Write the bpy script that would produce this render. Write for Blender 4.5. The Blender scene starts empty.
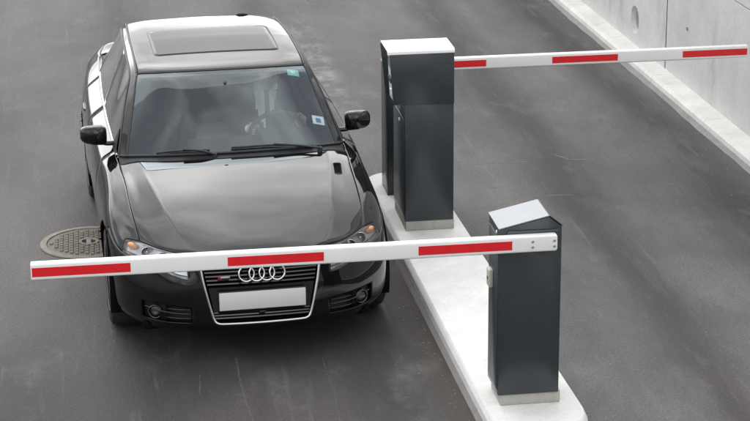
import bpy, bmesh, math, random
from mathutils import Vector, Matrix
from mathutils.bvhtree import BVHTree

rnd = random.Random(7)
scene = bpy.context.scene
C = scene.collection

# ------------------------------------------------------------------ camera
PITCH, ROLL, YAW = 0.3215119597697056, -0.008680203159257818, 0.14067965123793766
cam_d = bpy.data.cameras.new('camera')
cam = bpy.data.objects.new('camera', cam_d)
C.objects.link(cam)
cp, sp, cy, sy = math.cos(PITCH), math.sin(PITCH), math.cos(YAW), math.sin(YAW)
F = Vector((sy*cp, cy*cp, -sp)); Rv = Vector((cy, -sy, 0)); Uv = Rv.cross(F)
R2 = Rv*math.cos(ROLL) + Uv*math.sin(ROLL)
U2 = -Rv*math.sin(ROLL) + Uv*math.cos(ROLL)
cam.matrix_world = Matrix(((R2.x, U2.x, -F.x, -0.8981466791), (R2.y, U2.y, -F.y, -11.1319399),
                           (R2.z, U2.z, -F.z, 4.699344964), (0, 0, 0, 1)))
cam_d.sensor_width = 36
cam_d.lens = 1996.9731/750*36
cam_d.clip_start = 0.1
cam_d.clip_end = 3000
scene.camera = cam

# ------------------------------------------------------------------ overcast sky and soft sun
SUN_EL, SUN_AZ = math.radians(42), math.radians(-6)     # azimuth from +Y towards +X
world = bpy.data.worlds.new('World'); scene.world = world; world.use_nodes = True
wn, wl = world.node_tree.nodes, world.node_tree.links
bg = wn['Background']
sky = wn.new('ShaderNodeTexSky'); sky.sky_type = 'NISHITA'; sky.sun_disc = False
sky.sun_elevation = SUN_EL; sky.sun_rotation = SUN_AZ
sky.air_density = 1.0; sky.dust_density = 2.0
hs = wn.new('ShaderNodeHueSaturation'); hs.inputs['Saturation'].default_value = 0.10
wl.new(sky.outputs[0], hs.inputs['Color'])
wtc = wn.new('ShaderNodeTexCoord'); wno = wn.new('ShaderNodeTexNoise')
wno.inputs['Scale'].default_value = 2.6; wno.inputs['Detail'].default_value = 6
wl.new(wtc.outputs['Generated'], wno.inputs['Vector'])
wr = wn.new('ShaderNodeValToRGB')
wr.color_ramp.elements[0].position = .40; wr.color_ramp.elements[0].color = (.50, .51, .54, 1)
wr.color_ramp.elements[1].position = .62; wr.color_ramp.elements[1].color = (1.42, 1.41, 1.40, 1)
wl.new(wno.outputs['Fac'], wr.inputs['Fac'])
wm = wn.new('ShaderNodeMix'); wm.data_type = 'RGBA'; wm.blend_type = 'MULTIPLY'; wm.inputs['Factor'].default_value = 1
oc = wn.new('ShaderNodeMix'); oc.data_type = 'RGBA'; oc.inputs['Factor'].default_value = .68     # even cloud layer
oc.inputs['B'].default_value = (5.87, 5.94, 6.08, 1)
wl.new(hs.outputs[0], oc.inputs['A']); wl.new(oc.outputs['Result'], wm.inputs['A']); wl.new(wr.outputs[0], wm.inputs['B'])
wl.new(wm.outputs['Result'], bg.inputs['Color'])
bg.inputs['Strength'].default_value = 0.15
sun_d = bpy.data.lights.new('sun', 'SUN'); sun_d.energy = 0.6; sun_d.angle = math.radians(80); sun_d.color = (1, .97, .93)
sun = bpy.data.objects.new('sun', sun_d); C.objects.link(sun)
sdir = Vector((math.sin(SUN_AZ)*math.cos(SUN_EL), math.cos(SUN_AZ)*math.cos(SUN_EL), math.sin(SUN_EL)))
sun.rotation_euler = sdir.to_track_quat('Z', 'Y').to_euler(); sun.location = sdir*30
vs = scene.view_settings
vs.view_transform = 'Standard'; vs.look = 'None'; vs.exposure = 1.02; vs.gamma = 1; vs.use_curve_mapping = False
scene.render.engine = 'CYCLES'

# ------------------------------------------------------------------ material helpers
def newmat(name):
    m = bpy.data.materials.new(name); m.use_nodes = True
    return m, m.node_tree.nodes, m.node_tree.links, m.node_tree.nodes['Principled BSDF']

def pmat(name, col, rough=.5, metal=0., coat=0., coat_rough=.05, var=0., vscale=8., rvar=0., bump=0., bscale=60., spec=.5):
    m, n, l, b = newmat(name)
    b.inputs['Base Color'].default_value = (*col, 1); b.inputs['Roughness'].default_value = rough
    b.inputs['Metallic'].default_value = metal; b.inputs['Coat Weight'].default_value = coat
    b.inputs['Coat Roughness'].default_value = coat_rough; b.inputs['Specular IOR Level'].default_value = spec
    tc = n.new('ShaderNodeTexCoord')
    if var or rvar:
        no = n.new('ShaderNodeTexNoise'); no.inputs['Scale'].default_value = vscale; no.inputs['Detail'].default_value = 8
        no.inputs['Roughness'].default_value = .65
        l.new(tc.outputs['Object'], no.inputs['Vector'])
        if var:
            r = n.new('ShaderNodeValToRGB')
            r.color_ramp.elements[0].position = .3; r.color_ramp.elements[1].position = .7
            r.color_ramp.elements[0].color = (*[c*(1-var) for c in col], 1)
            r.color_ramp.elements[1].color = (*[min(1, c*(1+var)) for c in col], 1)
            l.new(no.outputs['Fac'], r.inputs['Fac']); l.new(r.outputs[0], b.inputs['Base Color'])
        if rvar:
            mr = n.new('ShaderNodeMapRange'); mr.inputs['From Min'].default_value = .3; mr.inputs['From Max'].default_value = .7
            mr.inputs['To Min'].default_value = max(0, rough-rvar); mr.inputs['To Max'].default_value = min(1, rough+rvar)
            l.new(no.outputs['Fac'], mr.inputs['Value']); l.new(mr.outputs[0], b.inputs['Roughness'])
    if bump:
        nb = n.new('ShaderNodeTexNoise'); nb.inputs['Scale'].default_value = bscale; nb.inputs['Detail'].default_value = 6
        l.new(tc.outputs['Object'], nb.inputs['Vector'])
        bu = n.new('ShaderNodeBump'); bu.inputs['Strength'].default_value = bump; bu.inputs['Distance'].default_value = .004
        l.new(nb.outputs['Fac'], bu.inputs['Height']); l.new(bu.outputs[0], b.inputs['Normal'])
    return m

def glassmat(name, tint, ior=1.5, boost=1.8, rough=.0, refl=(1, 1, 1)):
    m, n, l, b = newmat(name); n.remove(b)
    out = n['Material Output']
    tr = n.new('ShaderNodeBsdfTransparent'); tr.inputs[0].default_value = (*tint, 1)
    gl = n.new('ShaderNodeBsdfGlossy'); gl.inputs['Roughness'].default_value = rough; gl.inputs[0].default_value = (*refl, 1)
    fr = n.new('ShaderNodeFresnel'); fr.inputs['IOR'].default_value = ior
    mu = n.new('ShaderNodeMath'); mu.operation = 'MULTIPLY'; mu.inputs[1].default_value = boost; mu.use_clamp = True
    mx = n.new('ShaderNodeMixShader')
    l.new(fr.outputs[0], mu.inputs[0]); l.new(mu.outputs[0], mx.inputs[0]); l.new(tr.outputs[0], mx.inputs[1]); l.new(gl.outputs[0], mx.inputs[2])
    l.new(mx.outputs[0], out.inputs['Surface'])
    return m

# ---- asphalt
def asphalt():
    m, n, l, b = newmat('asphalt')
    tc = n.new('ShaderNodeTexCoord')
    def noise(scale, detail=6, rough=.6, stretch=None):
        no = n.new('ShaderNodeTexNoise'); no.inputs['Scale'].default_value = scale
        no.inputs['Detail'].default_value = detail; no.inputs['Roughness'].default_value = rough
        if stretch:
            mp = n.new('ShaderNodeMapping'); mp.inputs['Scale'].default_value = stretch
            l.new(tc.outputs['Object'], mp.inputs['Vector']); l.new(mp.outputs[0], no.inputs['Vector'])
        else:
            l.new(tc.outputs['Object'], no.inputs['Vector'])
        return no
    def ramp(src, p0, p1, c0, c1):
        r = n.new('ShaderNodeValToRGB'); r.color_ramp.elements[0].position = p0; r.color_ramp.elements[1].position = p1
        r.color_ramp.elements[0].color = (*c0, 1); r.color_ramp.elements[1].color = (*c1, 1)
        l.new(src, r.inputs['Fac']); return r
    def mul(a, bb, f=1., blend='MULTIPLY'):
        x = n.new('ShaderNodeMix'); x.data_type = 'RGBA'; x.blend_type = blend; x.inputs['Factor'].default_value = f
        l.new(a, x.inputs['A']); l.new(bb, x.inputs['B']); return x
    big = noise(.55, 5, .6, (1, .45, 1))
    base = ramp(big.outputs['Fac'], .33, .68, (.056, .0528, .0510), (.134, .1275, .1238))
    mid = noise(3.2, 7, .7, (1, .5, 1))
    midr = ramp(mid.outputs['Fac'], .3, .72, (.72, .71, .70), (1.24, 1.24, 1.24))
    fine = noise(52, 6, .85)
    finer = ramp(fine.outputs['Fac'], .32, .7, (.42, .41, .40), (1.58, 1.58, 1.58))
    agg = n.new('ShaderNodeTexVoronoi'); agg.inputs['Scale'].default_value = 60
    l.new(tc.outputs['Object'], agg.inputs['Vector'])
    aggr = ramp(agg.outputs['Distance'], .02, .14, (1.55, 1.53, 1.5), (1, 1, 1))
    c = mul(base.outputs[0], midr.outputs[0]); c = mul(c.outputs['Result'], finer.outputs[0], .8); c = mul(c.outputs['Result'], aggr.outputs[0], .5)
    # worn darker wheel tracks (rubber) running along the lanes
    sep = n.new('ShaderNodeSeparateXYZ'); l.new(tc.outputs['Object'], sep.inputs[0])
    wob = noise(.35, 3, .5)
    wo = n.new('ShaderNodeMath'); wo.operation = 'MULTIPLY_ADD'; wo.inputs[1].default_value = .5; l.new(wob.outputs['Fac'], wo.inputs[0])
    l.new(sep.outputs['X'], wo.inputs[2])
    prev = None
    for xc, w, s in ((-.62, .45, .8), (.75, .40, .8), (2.62, .42, 1.), (3.75, .42, 1.), (-2.1, .35, .5)):
        d = n.new('ShaderNodeMath'); d.operation = 'SUBTRACT'; d.inputs[1].default_value = xc+.25; l.new(wo.outputs[0], d.inputs[0])
        a = n.new('ShaderNodeMath'); a.operation = 'ABSOLUTE'; l.new(d.outputs[0], a.inputs[0])
        mr = n.new('ShaderNodeMapRange'); mr.interpolation_type = 'SMOOTHSTEP'
        mr.inputs['From Min'].default_value = 0; mr.inputs['From Max'].default_value = w
        mr.inputs['To Min'].default_value = s; mr.inputs['To Max'].default_value = 0
        l.new(a.outputs[0], mr.inputs['Value'])
        if prev is None: prev = mr.outputs[0]
        else:
            mxx = n.new('ShaderNodeMath'); mxx.operation = 'MAXIMUM'; l.new(prev, mxx.inputs[0]); l.new(mr.outputs[0], mxx.inputs[1]); prev = mxx.outputs[0]
    tn = noise(2.0, 6, .65, (1.6, .3, 1))
    tnr = n.new('ShaderNodeMapRange'); tnr.inputs['From Min'].default_value = .25; tnr.inputs['From Max'].default_value = .52
    l.new(tn.outputs['Fac'], tnr.inputs['Value'])
    tf = n.new('ShaderNodeMath'); tf.operation = 'MULTIPLY'; l.new(prev, tf.inputs[0]); l.new(tnr.outputs[0], tf.inputs[1])
    tk = n.new('ShaderNodeMix'); tk.data_type = 'RGBA'; tk.blend_type = 'MULTIPLY'
    tk.inputs['B'].default_value = (.36, .345, .33, 1); l.new(c.outputs['Result'], tk.inputs['A']); l.new(tf.outputs[0], tk.inputs['Factor'])
    # darker asphalt over the foreground of the left lane, and long drag streaks
    def bandx(sock, c_, w0, w1, top=1.):
        a_ = n.new('ShaderNodeMath'); a_.operation = 'SUBTRACT'; a_.inputs[1].default_value = c_; l.new(sock, a_.inputs[0])
        b_ = n.new('ShaderNodeMath'); b_.operation = 'ABSOLUTE'; l.new(a_.outputs[0], b_.inputs[0])
        q_ = n.new('ShaderNodeMapRange'); q_.interpolation_type = 'SMOOTHSTEP'; q_.inputs['From Min'].default_value = w0; q_.inputs['From Max'].default_value = w1
        q_.inputs['To Min'].default_value = top; q_.inputs['To Max'].default_value = 0; l.new(b_.outputs[0], q_.inputs['Value']); return q_.outputs[0]
    def tint(cin, fac, col):
        q_ = n.new('ShaderNodeMix'); q_.data_type = 'RGBA'; q_.blend_type = 'MULTIPLY'; q_.inputs['B'].default_value = (*col, 1)
        l.new(cin, q_.inputs['A']); l.new(fac, q_.inputs['Factor']); return q_
    def mul2(a_, b_):
        q_ = n.new('ShaderNodeMath'); q_.operation = 'MULTIPLY'; l.new(a_, q_.inputs[0]); l.new(b_, q_.inputs[1]); return q_.outputs[0]
    blotch = noise(.9, 5, .6)
    wy = n.new('ShaderNodeMath'); wy.operation = 'MULTIPLY_ADD'; wy.inputs[1].default_value = 3.0; l.new(blotch.outputs['Fac'], wy.inputs[0]); l.new(sep.outputs['Y'], wy.inputs[2])
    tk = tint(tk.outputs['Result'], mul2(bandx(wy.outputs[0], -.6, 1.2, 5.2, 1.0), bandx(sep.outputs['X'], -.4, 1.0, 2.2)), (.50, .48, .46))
    tk = tint(tk.outputs['Result'], mul2(bandx(sep.outputs['X'], 1.04, .03, .17, .9), bandx(sep.outputs['Y'], -.5, 1.5, 4.2)), (.62, .54, .44))
    stn = noise(9, 4, .6, (1.6, .09, 1))
    srr = n.new('ShaderNodeMapRange'); srr.inputs['From Min'].default_value = .58; srr.inputs['From Max'].default_value = .74; srr.inputs['To Max'].default_value = .8
    l.new(stn.outputs['Fac'], srr.inputs['Value'])
    lt = n.new('ShaderNodeMix'); lt.data_type = 'RGBA'; lt.inputs['B'].default_value = (.15, .147, .142, 1)
    srm = mul2(srr.outputs[0], bandx(blotch.outputs['Fac'], .55, .02, .16, .55)); l.new(tk.outputs['Result'], lt.inputs['A']); l.new(srm, lt.inputs['Factor']); tk = lt
    # dry cement dust along the kerbs
    dn = noise(1.7, 8, .7, (1, .6, 1))
    dr = n.new('ShaderNodeMapRange'); dr.inputs['From Min'].default_value = .56; dr.inputs['From Max'].default_value = .74
    dr.inputs['To Max'].default_value = .30
    l.new(dn.outputs['Fac'], dr.inputs['Value'])
    # cement spill on the line of the island, further up the ramp
    def bandm(sock, c, w0, w1):
        a_ = n.new('ShaderNodeMath'); a_.operation = 'SUBTRACT'; a_.inputs[1].default_value = c; l.new(sock, a_.inputs[0])
        b_ = n.new('ShaderNodeMath'); b_.operation = 'ABSOLUTE'; l.new(a_.outputs[0], b_.inputs[0])
        q_ = n.new('ShaderNodeMapRange'); q_.interpolation_type = 'SMOOTHSTEP'; q_.inputs['From Min'].default_value = w0; q_.inputs['From Max'].default_value = w1
        q_.inputs['To Min'].default_value = 1; q_.inputs['To Max'].default_value = 0; l.new(b_.outputs[0], q_.inputs['Value']); return q_.outputs[0]
    def mm(a_, b_, op='MULTIPLY'):
        q_ = n.new('ShaderNodeMath'); q_.operation = op; q_.use_clamp = True; l.new(a_, q_.inputs[0]); l.new(b_, q_.inputs[1]); return q_.outputs[0]
    sp_n = noise(4.5, 8, .75, (1, .6, 1))
    spr = n.new('ShaderNodeMapRange'); spr.inputs['From Min'].default_value = .45; spr.inputs['From Max'].default_value = .62
    spr.inputs['To Max'].default_value = .85; l.new(sp_n.outputs['Fac'], spr.inputs['Value'])
    spill = mm(mm(bandm(sep.outputs['X'], 1.17, .02, .24), bandm(sep.outputs['Y'], 7.3, .6, 2.6)), spr.outputs[0])
    dust = mm(dr.outputs[0], spill, 'ADD')
    dk = n.new('ShaderNodeMix'); dk.data_type = 'RGBA'; dk.inputs['B'].default_value = (.23, .225, .215, 1)
    l.new(tk.outputs['Result'], dk.inputs['A']); l.new(dust, dk.inputs['Factor'])
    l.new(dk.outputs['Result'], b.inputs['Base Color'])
    rr = n.new('ShaderNodeMapRange'); rr.inputs['To Min'].default_value = .62; rr.inputs['To Max'].default_value = .9
    l.new(mid.outputs['Fac'], rr.inputs['Value']); l.new(rr.outputs[0], b.inputs['Roughness'])
    bu = n.new('ShaderNodeBump'); bu.inputs['Strength'].default_value = .55; bu.inputs['Distance'].default_value = .004
    l.new(agg.outputs['Distance'], bu.inputs['Height'])
    bu2 = n.new('ShaderNodeBump'); bu2.inputs['Strength'].default_value = .5; bu2.inputs['Distance'].default_value = .003
    l.new(fine.outputs['Fac'], bu2.inputs['Height']); l.new(bu.outputs[0], bu2.inputs['Normal'])
    l.new(bu2.outputs[0], b.inputs['Normal'])
    return m

def concrete(name, col, stain=(.72, .70, .66), sc=1.0, edge=.35, pores=True):
    m, n, l, b = newmat(name)
    tc = n.new('ShaderNodeTexCoord')
    def noise(scale, detail, rough, st=(1, 1, 1)):
        mp = n.new('ShaderNodeMapping'); mp.inputs['Scale'].default_value = st
        no = n.new('ShaderNodeTexNoise'); no.inputs['Scale'].default_value = scale; no.inputs['Detail'].default_value = detail
        no.inputs['Roughness'].default_value = rough
        l.new(tc.outputs['Object'], mp.inputs['Vector']); l.new(mp.outputs[0], no.inputs['Vector']); return no
    def ramp(src, p0, p1, c0, c1):
        r = n.new('ShaderNodeValToRGB'); r.color_ramp.elements[0].position = p0; r.color_ramp.elements[1].position = p1
        r.color_ramp.elements[0].color = (*c0, 1); r.color_ramp.elements[1].color = (*c1, 1); l.new(src, r.inputs['Fac']); return r
    def mul(a, bb, f):
        x = n.new('ShaderNodeMix'); x.data_type = 'RGBA'; x.blend_type = 'MULTIPLY'; x.inputs['Factor'].default_value = f
        l.new(a, x.inputs['A']); l.new(bb, x.inputs['B']); return x.outputs['Result']
    cl = noise(1.3*sc, 7, .65); f = noise(28*sc, 6, .75); st = noise(3.0*sc, 8, .75, (1, 1, .35))
    c = ramp(cl.outputs['Fac'], .3, .7, [v*.86 for v in col], [min(.85, v*1.1) for v in col]).outputs[0]
    c = mul(c, ramp(f.outputs['Fac'], .3, .7, (.86, .86, .86), (1.08, 1.08, 1.08)).outputs[0], .8)
    c = mul(c, ramp(st.outputs['Fac'], .56, .75, (1, 1, 1), stain).outputs[0], .75)
    if pores:
        vo = n.new('ShaderNodeTexVoronoi'); vo.inputs['Scale'].default_value = 17*sc; vo.inputs['Randomness'].default_value = 1
        l.new(tc.outputs['Object'], vo.inputs['Vector'])
        c = mul(c, ramp(vo.outputs['Distance'], .03, .09, (.45, .43, .41), (1, 1, 1)).outputs[0], .6)
    l.new(c, b.inputs['Base Color']); b.inputs['Roughness'].default_value = .85; b.inputs['Specular IOR Level'].default_value = .3
    bu = n.new('ShaderNodeBump'); bu.inputs['Strength'].default_value = edge; bu.inputs['Distance'].default_value = .006
    l.new(f.outputs['Fac'], bu.inputs['Height']); l.new(bu.outputs[0], b.inputs['Normal'])
    return m

M = {}
M['asphalt'] = asphalt()
M['wall'] = concrete('wall_concrete', (.58, .575, .56), stain=(.66, .63, .57))
M['island'] = concrete('island_concrete', (.77, .76, .735), stain=(.90, .89, .87), sc=2.0, pores=False)
M['kerb'] = concrete('kerb_concrete', (.72, .71, .68), stain=(.72, .70, .66), sc=2.2)
M['kerb_foot'] = concrete('kerb_foot_concrete', (.27, .26, .25), stain=(.55, .53, .5), sc=4)
M['plinth'] = concrete('plinth_mortar', (.42, .41, .37), stain=(.7, .66, .58), sc=5)
M['cab'] = pmat('anthracite_powder_coat', (.032, .040, .044), .26, var=.10, vscale=3, rvar=.05, bump=.05, bscale=500)
M['cabdoor'] = pmat('anthracite_door', (.034, .042, .046), .36, var=.08, vscale=4)
M['lid'] = pmat('brushed_aluminium_lid', (.26, .275, .29), .40, metal=.2, var=.06, vscale=5)
M['headtop'] = pmat('pale_sheet_metal', (.78, .79, .79), .35, var=.04, vscale=6)
M['armwhite'] = pmat('white_enamel', (.79, .79, .77), .32, var=.03, vscale=4, coat=.3)
M['red'] = pmat('red_reflective_film', (.66, .010, .016), .35, var=.06, vscale=20, coat=.2)
M['steel'] = pmat('galvanised_steel', (.50, .51, .52), .38, metal=1, var=.12, vscale=20)
M['darksteel'] = pmat('dark_steel', (.12, .12, .12), .45, metal=1)
M['lock'] = pmat('lock_cover_plastic', (.46, .47, .40), .45, var=.08, vscale=30)
M['iron'] = pmat('weathered_cast_iron', (.175, .152, .128), .7, metal=.25, var=.25, vscale=14, bump=.3, bscale=120)
M['iron_ring'] = pmat('rusty_frame_iron', (.25, .222, .19), .75, metal=.1, var=.25, vscale=18, bump=.4, bscale=90)
M['irondark'] = pmat('dark_void', (.012, .011, .010), .9)
M['sealant'] = pmat('pale_sealant', (.145, .140, .135), .8, var=.2, vscale=30)
M['dribble'] = pmat('cement_dribble', (.085, .081, .076), .9, var=.45, vscale=25)
M['crumb'] = pmat('stone_crumbs', (.26, .255, .24), .9, var=.3, vscale=3)
M['panel'] = pmat('reader_panel', (.62, .64, .65), .4, var=.06, vscale=10)
M['screen'] = pmat('reader_screen', (.05, .07, .08), .12, coat=.6)
M['black'] = pmat('black_plastic', (.014, .014, .015), .5)
M['blackgloss'] = pmat('gloss_black_plastic', (.012, .012, .013), .16, coat=.5)
M['void'] = pmat('body_void', (.005, .005, .005), .95, spec=.1)
M['chrome'] = pmat('chrome', (.70, .71, .72), .14, metal=1)
M['satin'] = pmat('satin_aluminium', (.60, .61, .62), .30, metal=1)
M['rim'] = pmat('alloy_rim', (.50, .51, .52), .32, metal=.9, var=.06)
M['rubber'] = pmat('tyre_rubber', (.021, .021, .021), .75, var=.2, vscale=20)
M['plate'] = pmat('plate_white', (.60, .60, .585), .45)
M['amber'] = pmat('amber_indicator', (.74, .31, .10), .35, coat=.3)
M['taillamp'] = pmat('tail_lamp_red', (.25, .01, .012), .15, coat=.6)
M['glass'] = glassmat('windscreen_glass', (.95, .98, .98), 1.5, 2.35, refl=(.86, .96, 1.0))
M['sideglass'] = glassmat('side_glass', (.55, .60, .58), 1.5, 3.0, refl=(.95, 1.0, .97))
M['lens'] = glassmat('lamp_lens', (.93, .94, .95), 1.5, 1.3)
M['darkglass'] = pmat('sunroof_glass', (.008, .009, .010), .12, spec=.14)
M['lampgrey'] = pmat('lamp_housing', (.62, .63, .64), .30, metal=.8)
M['dash'] = pmat('dashboard_vinyl', (.022, .023, .025), .65, bump=.2, bscale=200)
M['beige'] = pmat('pale_dash_cover', (.36, .345, .29), .8, var=.06)
M['leather'] = pmat('dark_leather', (.03, .03, .032), .55)
M['roofliner'] = pmat('roof_lining', (.28, .28, .27), .9)
M['sticker'] = pmat('teal_sticker', (.25, .66, .60), .5)
M['stickerw'] = pmat('white_sticker', (.75, .78, .78), .5)
M['stickerb'] = pmat('blue_sticker', (.07, .20, .42), .5)
M['skin'] = pmat('skin', (.56, .36, .27), .55)
M['suit'] = pmat('dark_suit', (.030, .032, .038), .85)
M['shirt'] = pmat('white_shirt', (.75, .76, .76), .8)
M['hair'] = pmat('dark_hair', (.03, .024, .02), .6)
M['reddot'] = pmat('badge_red', (.45, .01, .012), .3)

def paint():
    m, n, l, b = newmat('black_metallic_paint')
    b.inputs['Base Color'].default_value = (.0045, .0045, .005, 1); b.inputs['Metallic'].default_value = .0
    b.inputs['Roughness'].default_value = .5; b.inputs['Specular IOR Level'].default_value = .0
    b.inputs['Coat Weight'].default_value = 1; b.inputs['Coat Roughness'].default_value = .03; b.inputs['Coat IOR'].default_value = 1.5
    tc = n.new('ShaderNodeTexCoord'); no = n.new('ShaderNodeTexNoise'); no.inputs['Scale'].default_value = 5; no.inputs['Detail'].default_value = 8
    no.inputs['Roughness'].default_value = .7
    l.new(tc.outputs['Object'], no.inputs['Vector'])
    mr = n.new('ShaderNodeMapRange'); mr.inputs['From Min'].default_value = .35; mr.inputs['From Max'].default_value = .7
    mr.inputs['To Min'].default_value = .008; mr.inputs['To Max'].default_value = .035
    l.new(no.outputs['Fac'], mr.inputs['Value']); l.new(mr.outputs[0], b.inputs['Coat Roughness'])
    return m
M['paint'] = paint()

# ------------------------------------------------------------------ object helpers
def tag(o, label=None, cat=None, group=None, kind=None):
    if label: o['label'] = label
    if cat: o['category'] = cat
    if group: o['group'] = group
    if kind: o['kind'] = kind
    return o

def empty(name, loc=(0, 0, 0), rz=0, parent=None):
    o = bpy.data.objects.new(name, None); C.objects.link(o); o.location = loc; o.rotation_euler = (0, 0, rz)
    o.empty_display_size = .1
    if parent: o.parent = parent
    return o

def mobj(name, verts, faces, mat, parent=None, smooth=False, mats=None, fmats=None):
    me = bpy.data.meshes.new(name); me.from_pydata([tuple(v) for v in verts], [], faces); me.update()
    for mm in (mats or [mat]): me.materials.append(mm)
    if fmats: me.polygons.foreach_set('material_index', fmats)
    if smooth: me.polygons.foreach_set('use_smooth', [True]*len(me.polygons))
    o = bpy.data.objects.new(name, me); C.objects.link(o)
    if parent: o.parent = parent
    return o

def bmobj(name, bm, mat, parent=None, smooth=False, ang=None):
    me = bpy.data.meshes.new(name)
    bmesh.ops.recalc_face_normals(bm, faces=bm.faces[:])
    if smooth:
        for f in bm.faces: f.smooth = True
        if ang:
            for e in bm.edges:
                if len(e.link_faces) == 2 and e.calc_face_angle(0) > ang: e.smooth = False
    bm.to_mesh(me); bm.free(); me.materials.append(mat)
    o = bpy.data.objects.new(name, me); C.objects.link(o)
    if parent: o.parent = parent
    return o

def box_bm(x0, x1, y0, y1, z0, z1, bev=.0, seg=2):
    bm = bmesh.new(); bmesh.ops.create_cube(bm, size=1)
    for v in bm.verts:
        v.co = Vector(((x0+x1)/2+v.co.x*(x1-x0), (y0+y1)/2+v.co.y*(y1-y0), (z0+z1)/2+v.co.z*(z1-z0)))
    if bev: bmesh.ops.bevel(bm, geom=bm.edges[:], offset=bev, segments=seg, affect='EDGES', profile=.5)
    return bm

def box(name, x0, x1, y0, y1, z0, z1, mat, parent=None, bev=.0, seg=2, smooth=True):
    return bmobj(name, box_bm(x0, x1, y0, y1, z0, z1, bev, seg), mat, parent, smooth and bev > 0, math.radians(50))

def prism_bm(prof, a0, a1, axis='y', bev=0., seg=2):
    """extrude a 2D profile; axis y: profile is (x,z); axis z: profile is (x,y); axis x: profile is (y,z)"""
    bm = bmesh.new()
    def P(u, v, t):
        return {'y': (u, t, v), 'z': (u, v, t), 'x': (t, u, v)}[axis]
    A = [bm.verts.new(P(u, v, a0)) for u, v in prof]; B = [bm.verts.new(P(u, v, a1)) for u, v in prof]
    bm.faces.new(A); bm.faces.new(B[::-1])
    k = len(prof)
    for i in range(k): bm.faces.new((A[i], B[i], B[(i+1) % k], A[(i+1) % k]))
    bmesh.ops.recalc_face_normals(bm, faces=bm.faces[:])
    if bev:
        bmesh.ops.bevel(bm, geom=[e for e in bm.edges if e.calc_face_angle(0) > .3], offset=bev, segments=seg, affect='EDGES', profile=.5)
    return bm

def catmull(pts, n=6, closed=False):
    pts = [Vector(p) for p in pts]; out = []; L = len(pts)
    rng = range(L if closed else L-1)
    for i in rng:
        if closed: p0, p1, p2, p3 = pts[i-1], pts[i], pts[(i+1) % L], pts[(i+2) % L]
        else: p0, p1, p2, p3 = pts[max(0, i-1)], pts[i], pts[i+1], pts[min(L-1, i+2)]
        for s in range(n):
            t = s/n
            out.append(.5*((2*p1)+(-p0+p2)*t+(2*p0-5*p1+4*p2-p3)*t*t+(-p0+3*p1-3*p2+p3)*t**3))
    if not closed: out.append(pts[-1])
    return out

def tube(name, pts, r, mat, parent=None, k=8, closed=False, ry=None, radii=None):
    pts = [Vector(p) for p in pts]; L = len(pts); verts = []; faces = []
    up = None
    for i, p in enumerate(pts):
        a = pts[i-1] if (i > 0 or closed) else pts[i]; b = pts[(i+1) % L] if (i < L-1 or closed) else pts[i]
        t = (b-a).normalized()
        if up is None:
            up = Vector((0, 0, 1)) if abs(t.z) < .9 else Vector((0, 1, 0))
        s = t.cross(up).normalized(); up = s.cross(t).normalized()
        rr = radii[i] if radii else r
        for q in range(k):
            an = 2*math.pi*q/k
            verts.append(p + s*math.cos(an)*rr + up*math.sin(an)*(ry if ry else rr))
    for i in range(L if closed else L-1):
        for q in range(k):
            faces.append((i*k+q, i*k+(q+1) % k, ((i+1) % L)*k+(q+1) % k, ((i+1) % L)*k+q))
    if not closed:
        faces.append(tuple(range(k))[::-1]); faces.append(tuple((L-1)*k+q for q in range(k)))
    return mobj(name, verts, faces, mat, parent, True)

def lathe(name, prof, mat, parent=None, n=40, axis='x', center=(0, 0, 0), smooth=True, flip=1, closed=True):
    """prof: list of (radius, axial)"""
    bm = bmesh.new(); rings = []
    for r, a in prof:
        ring = []
        for i in range(n):
            t = 2*math.pi*i/n; c, s = r*math.cos(t), r*math.sin(t)
            p = {'x': (a*flip, c, s), 'y': (c, a*flip, s), 'z': (c, s, a*flip)}[axis]
            ring.append(bm.verts.new(Vector(p)+Vector(center)))
        rings.append(ring)
    for A, B in zip(rings, rings[1:]):
        for i in range(n): bm.faces.new((A[i], A[(i+1) % n], B[(i+1) % n], B[i]))
    if closed:
        bm.faces.new(rings[0]); bm.faces.new(rings[-1])
    return bmobj(name, bm, mat, parent, smooth, math.radians(35))

def grid_obj(name, rows, mat, parent=None, smooth=True):
    h, w = len(rows), len(rows[0])
    v = [p for r in rows for p in r]
    f = [(i*w+j, i*w+j+1, (i+1)*w+j+1, (i+1)*w+j) for i in range(h-1) for j in range(w-1)]
    return mobj(name, v, f, mat, parent, smooth)

# ------------------------------------------------------------------ ground, island, wall (the setting)
def road():
    xs = [-600, -60, -12] + [-6+.5*i for i in range(30)] + [20, 60, 600]
    ys = [-600, -60, -20] + [-8+.5*i for i in range(60)] + [40, 100, 900]
    v = [(x, y, 0) for y in ys for x in xs]; w = len(xs)
    f = [(i*w+j, i*w+j+1, (i+1)*w+j+1, (i+1)*w+j) for i in range(len(ys)-1) for j in range(w-1)]
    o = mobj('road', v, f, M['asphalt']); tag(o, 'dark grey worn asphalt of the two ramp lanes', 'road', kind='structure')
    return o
rd = road()

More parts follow.
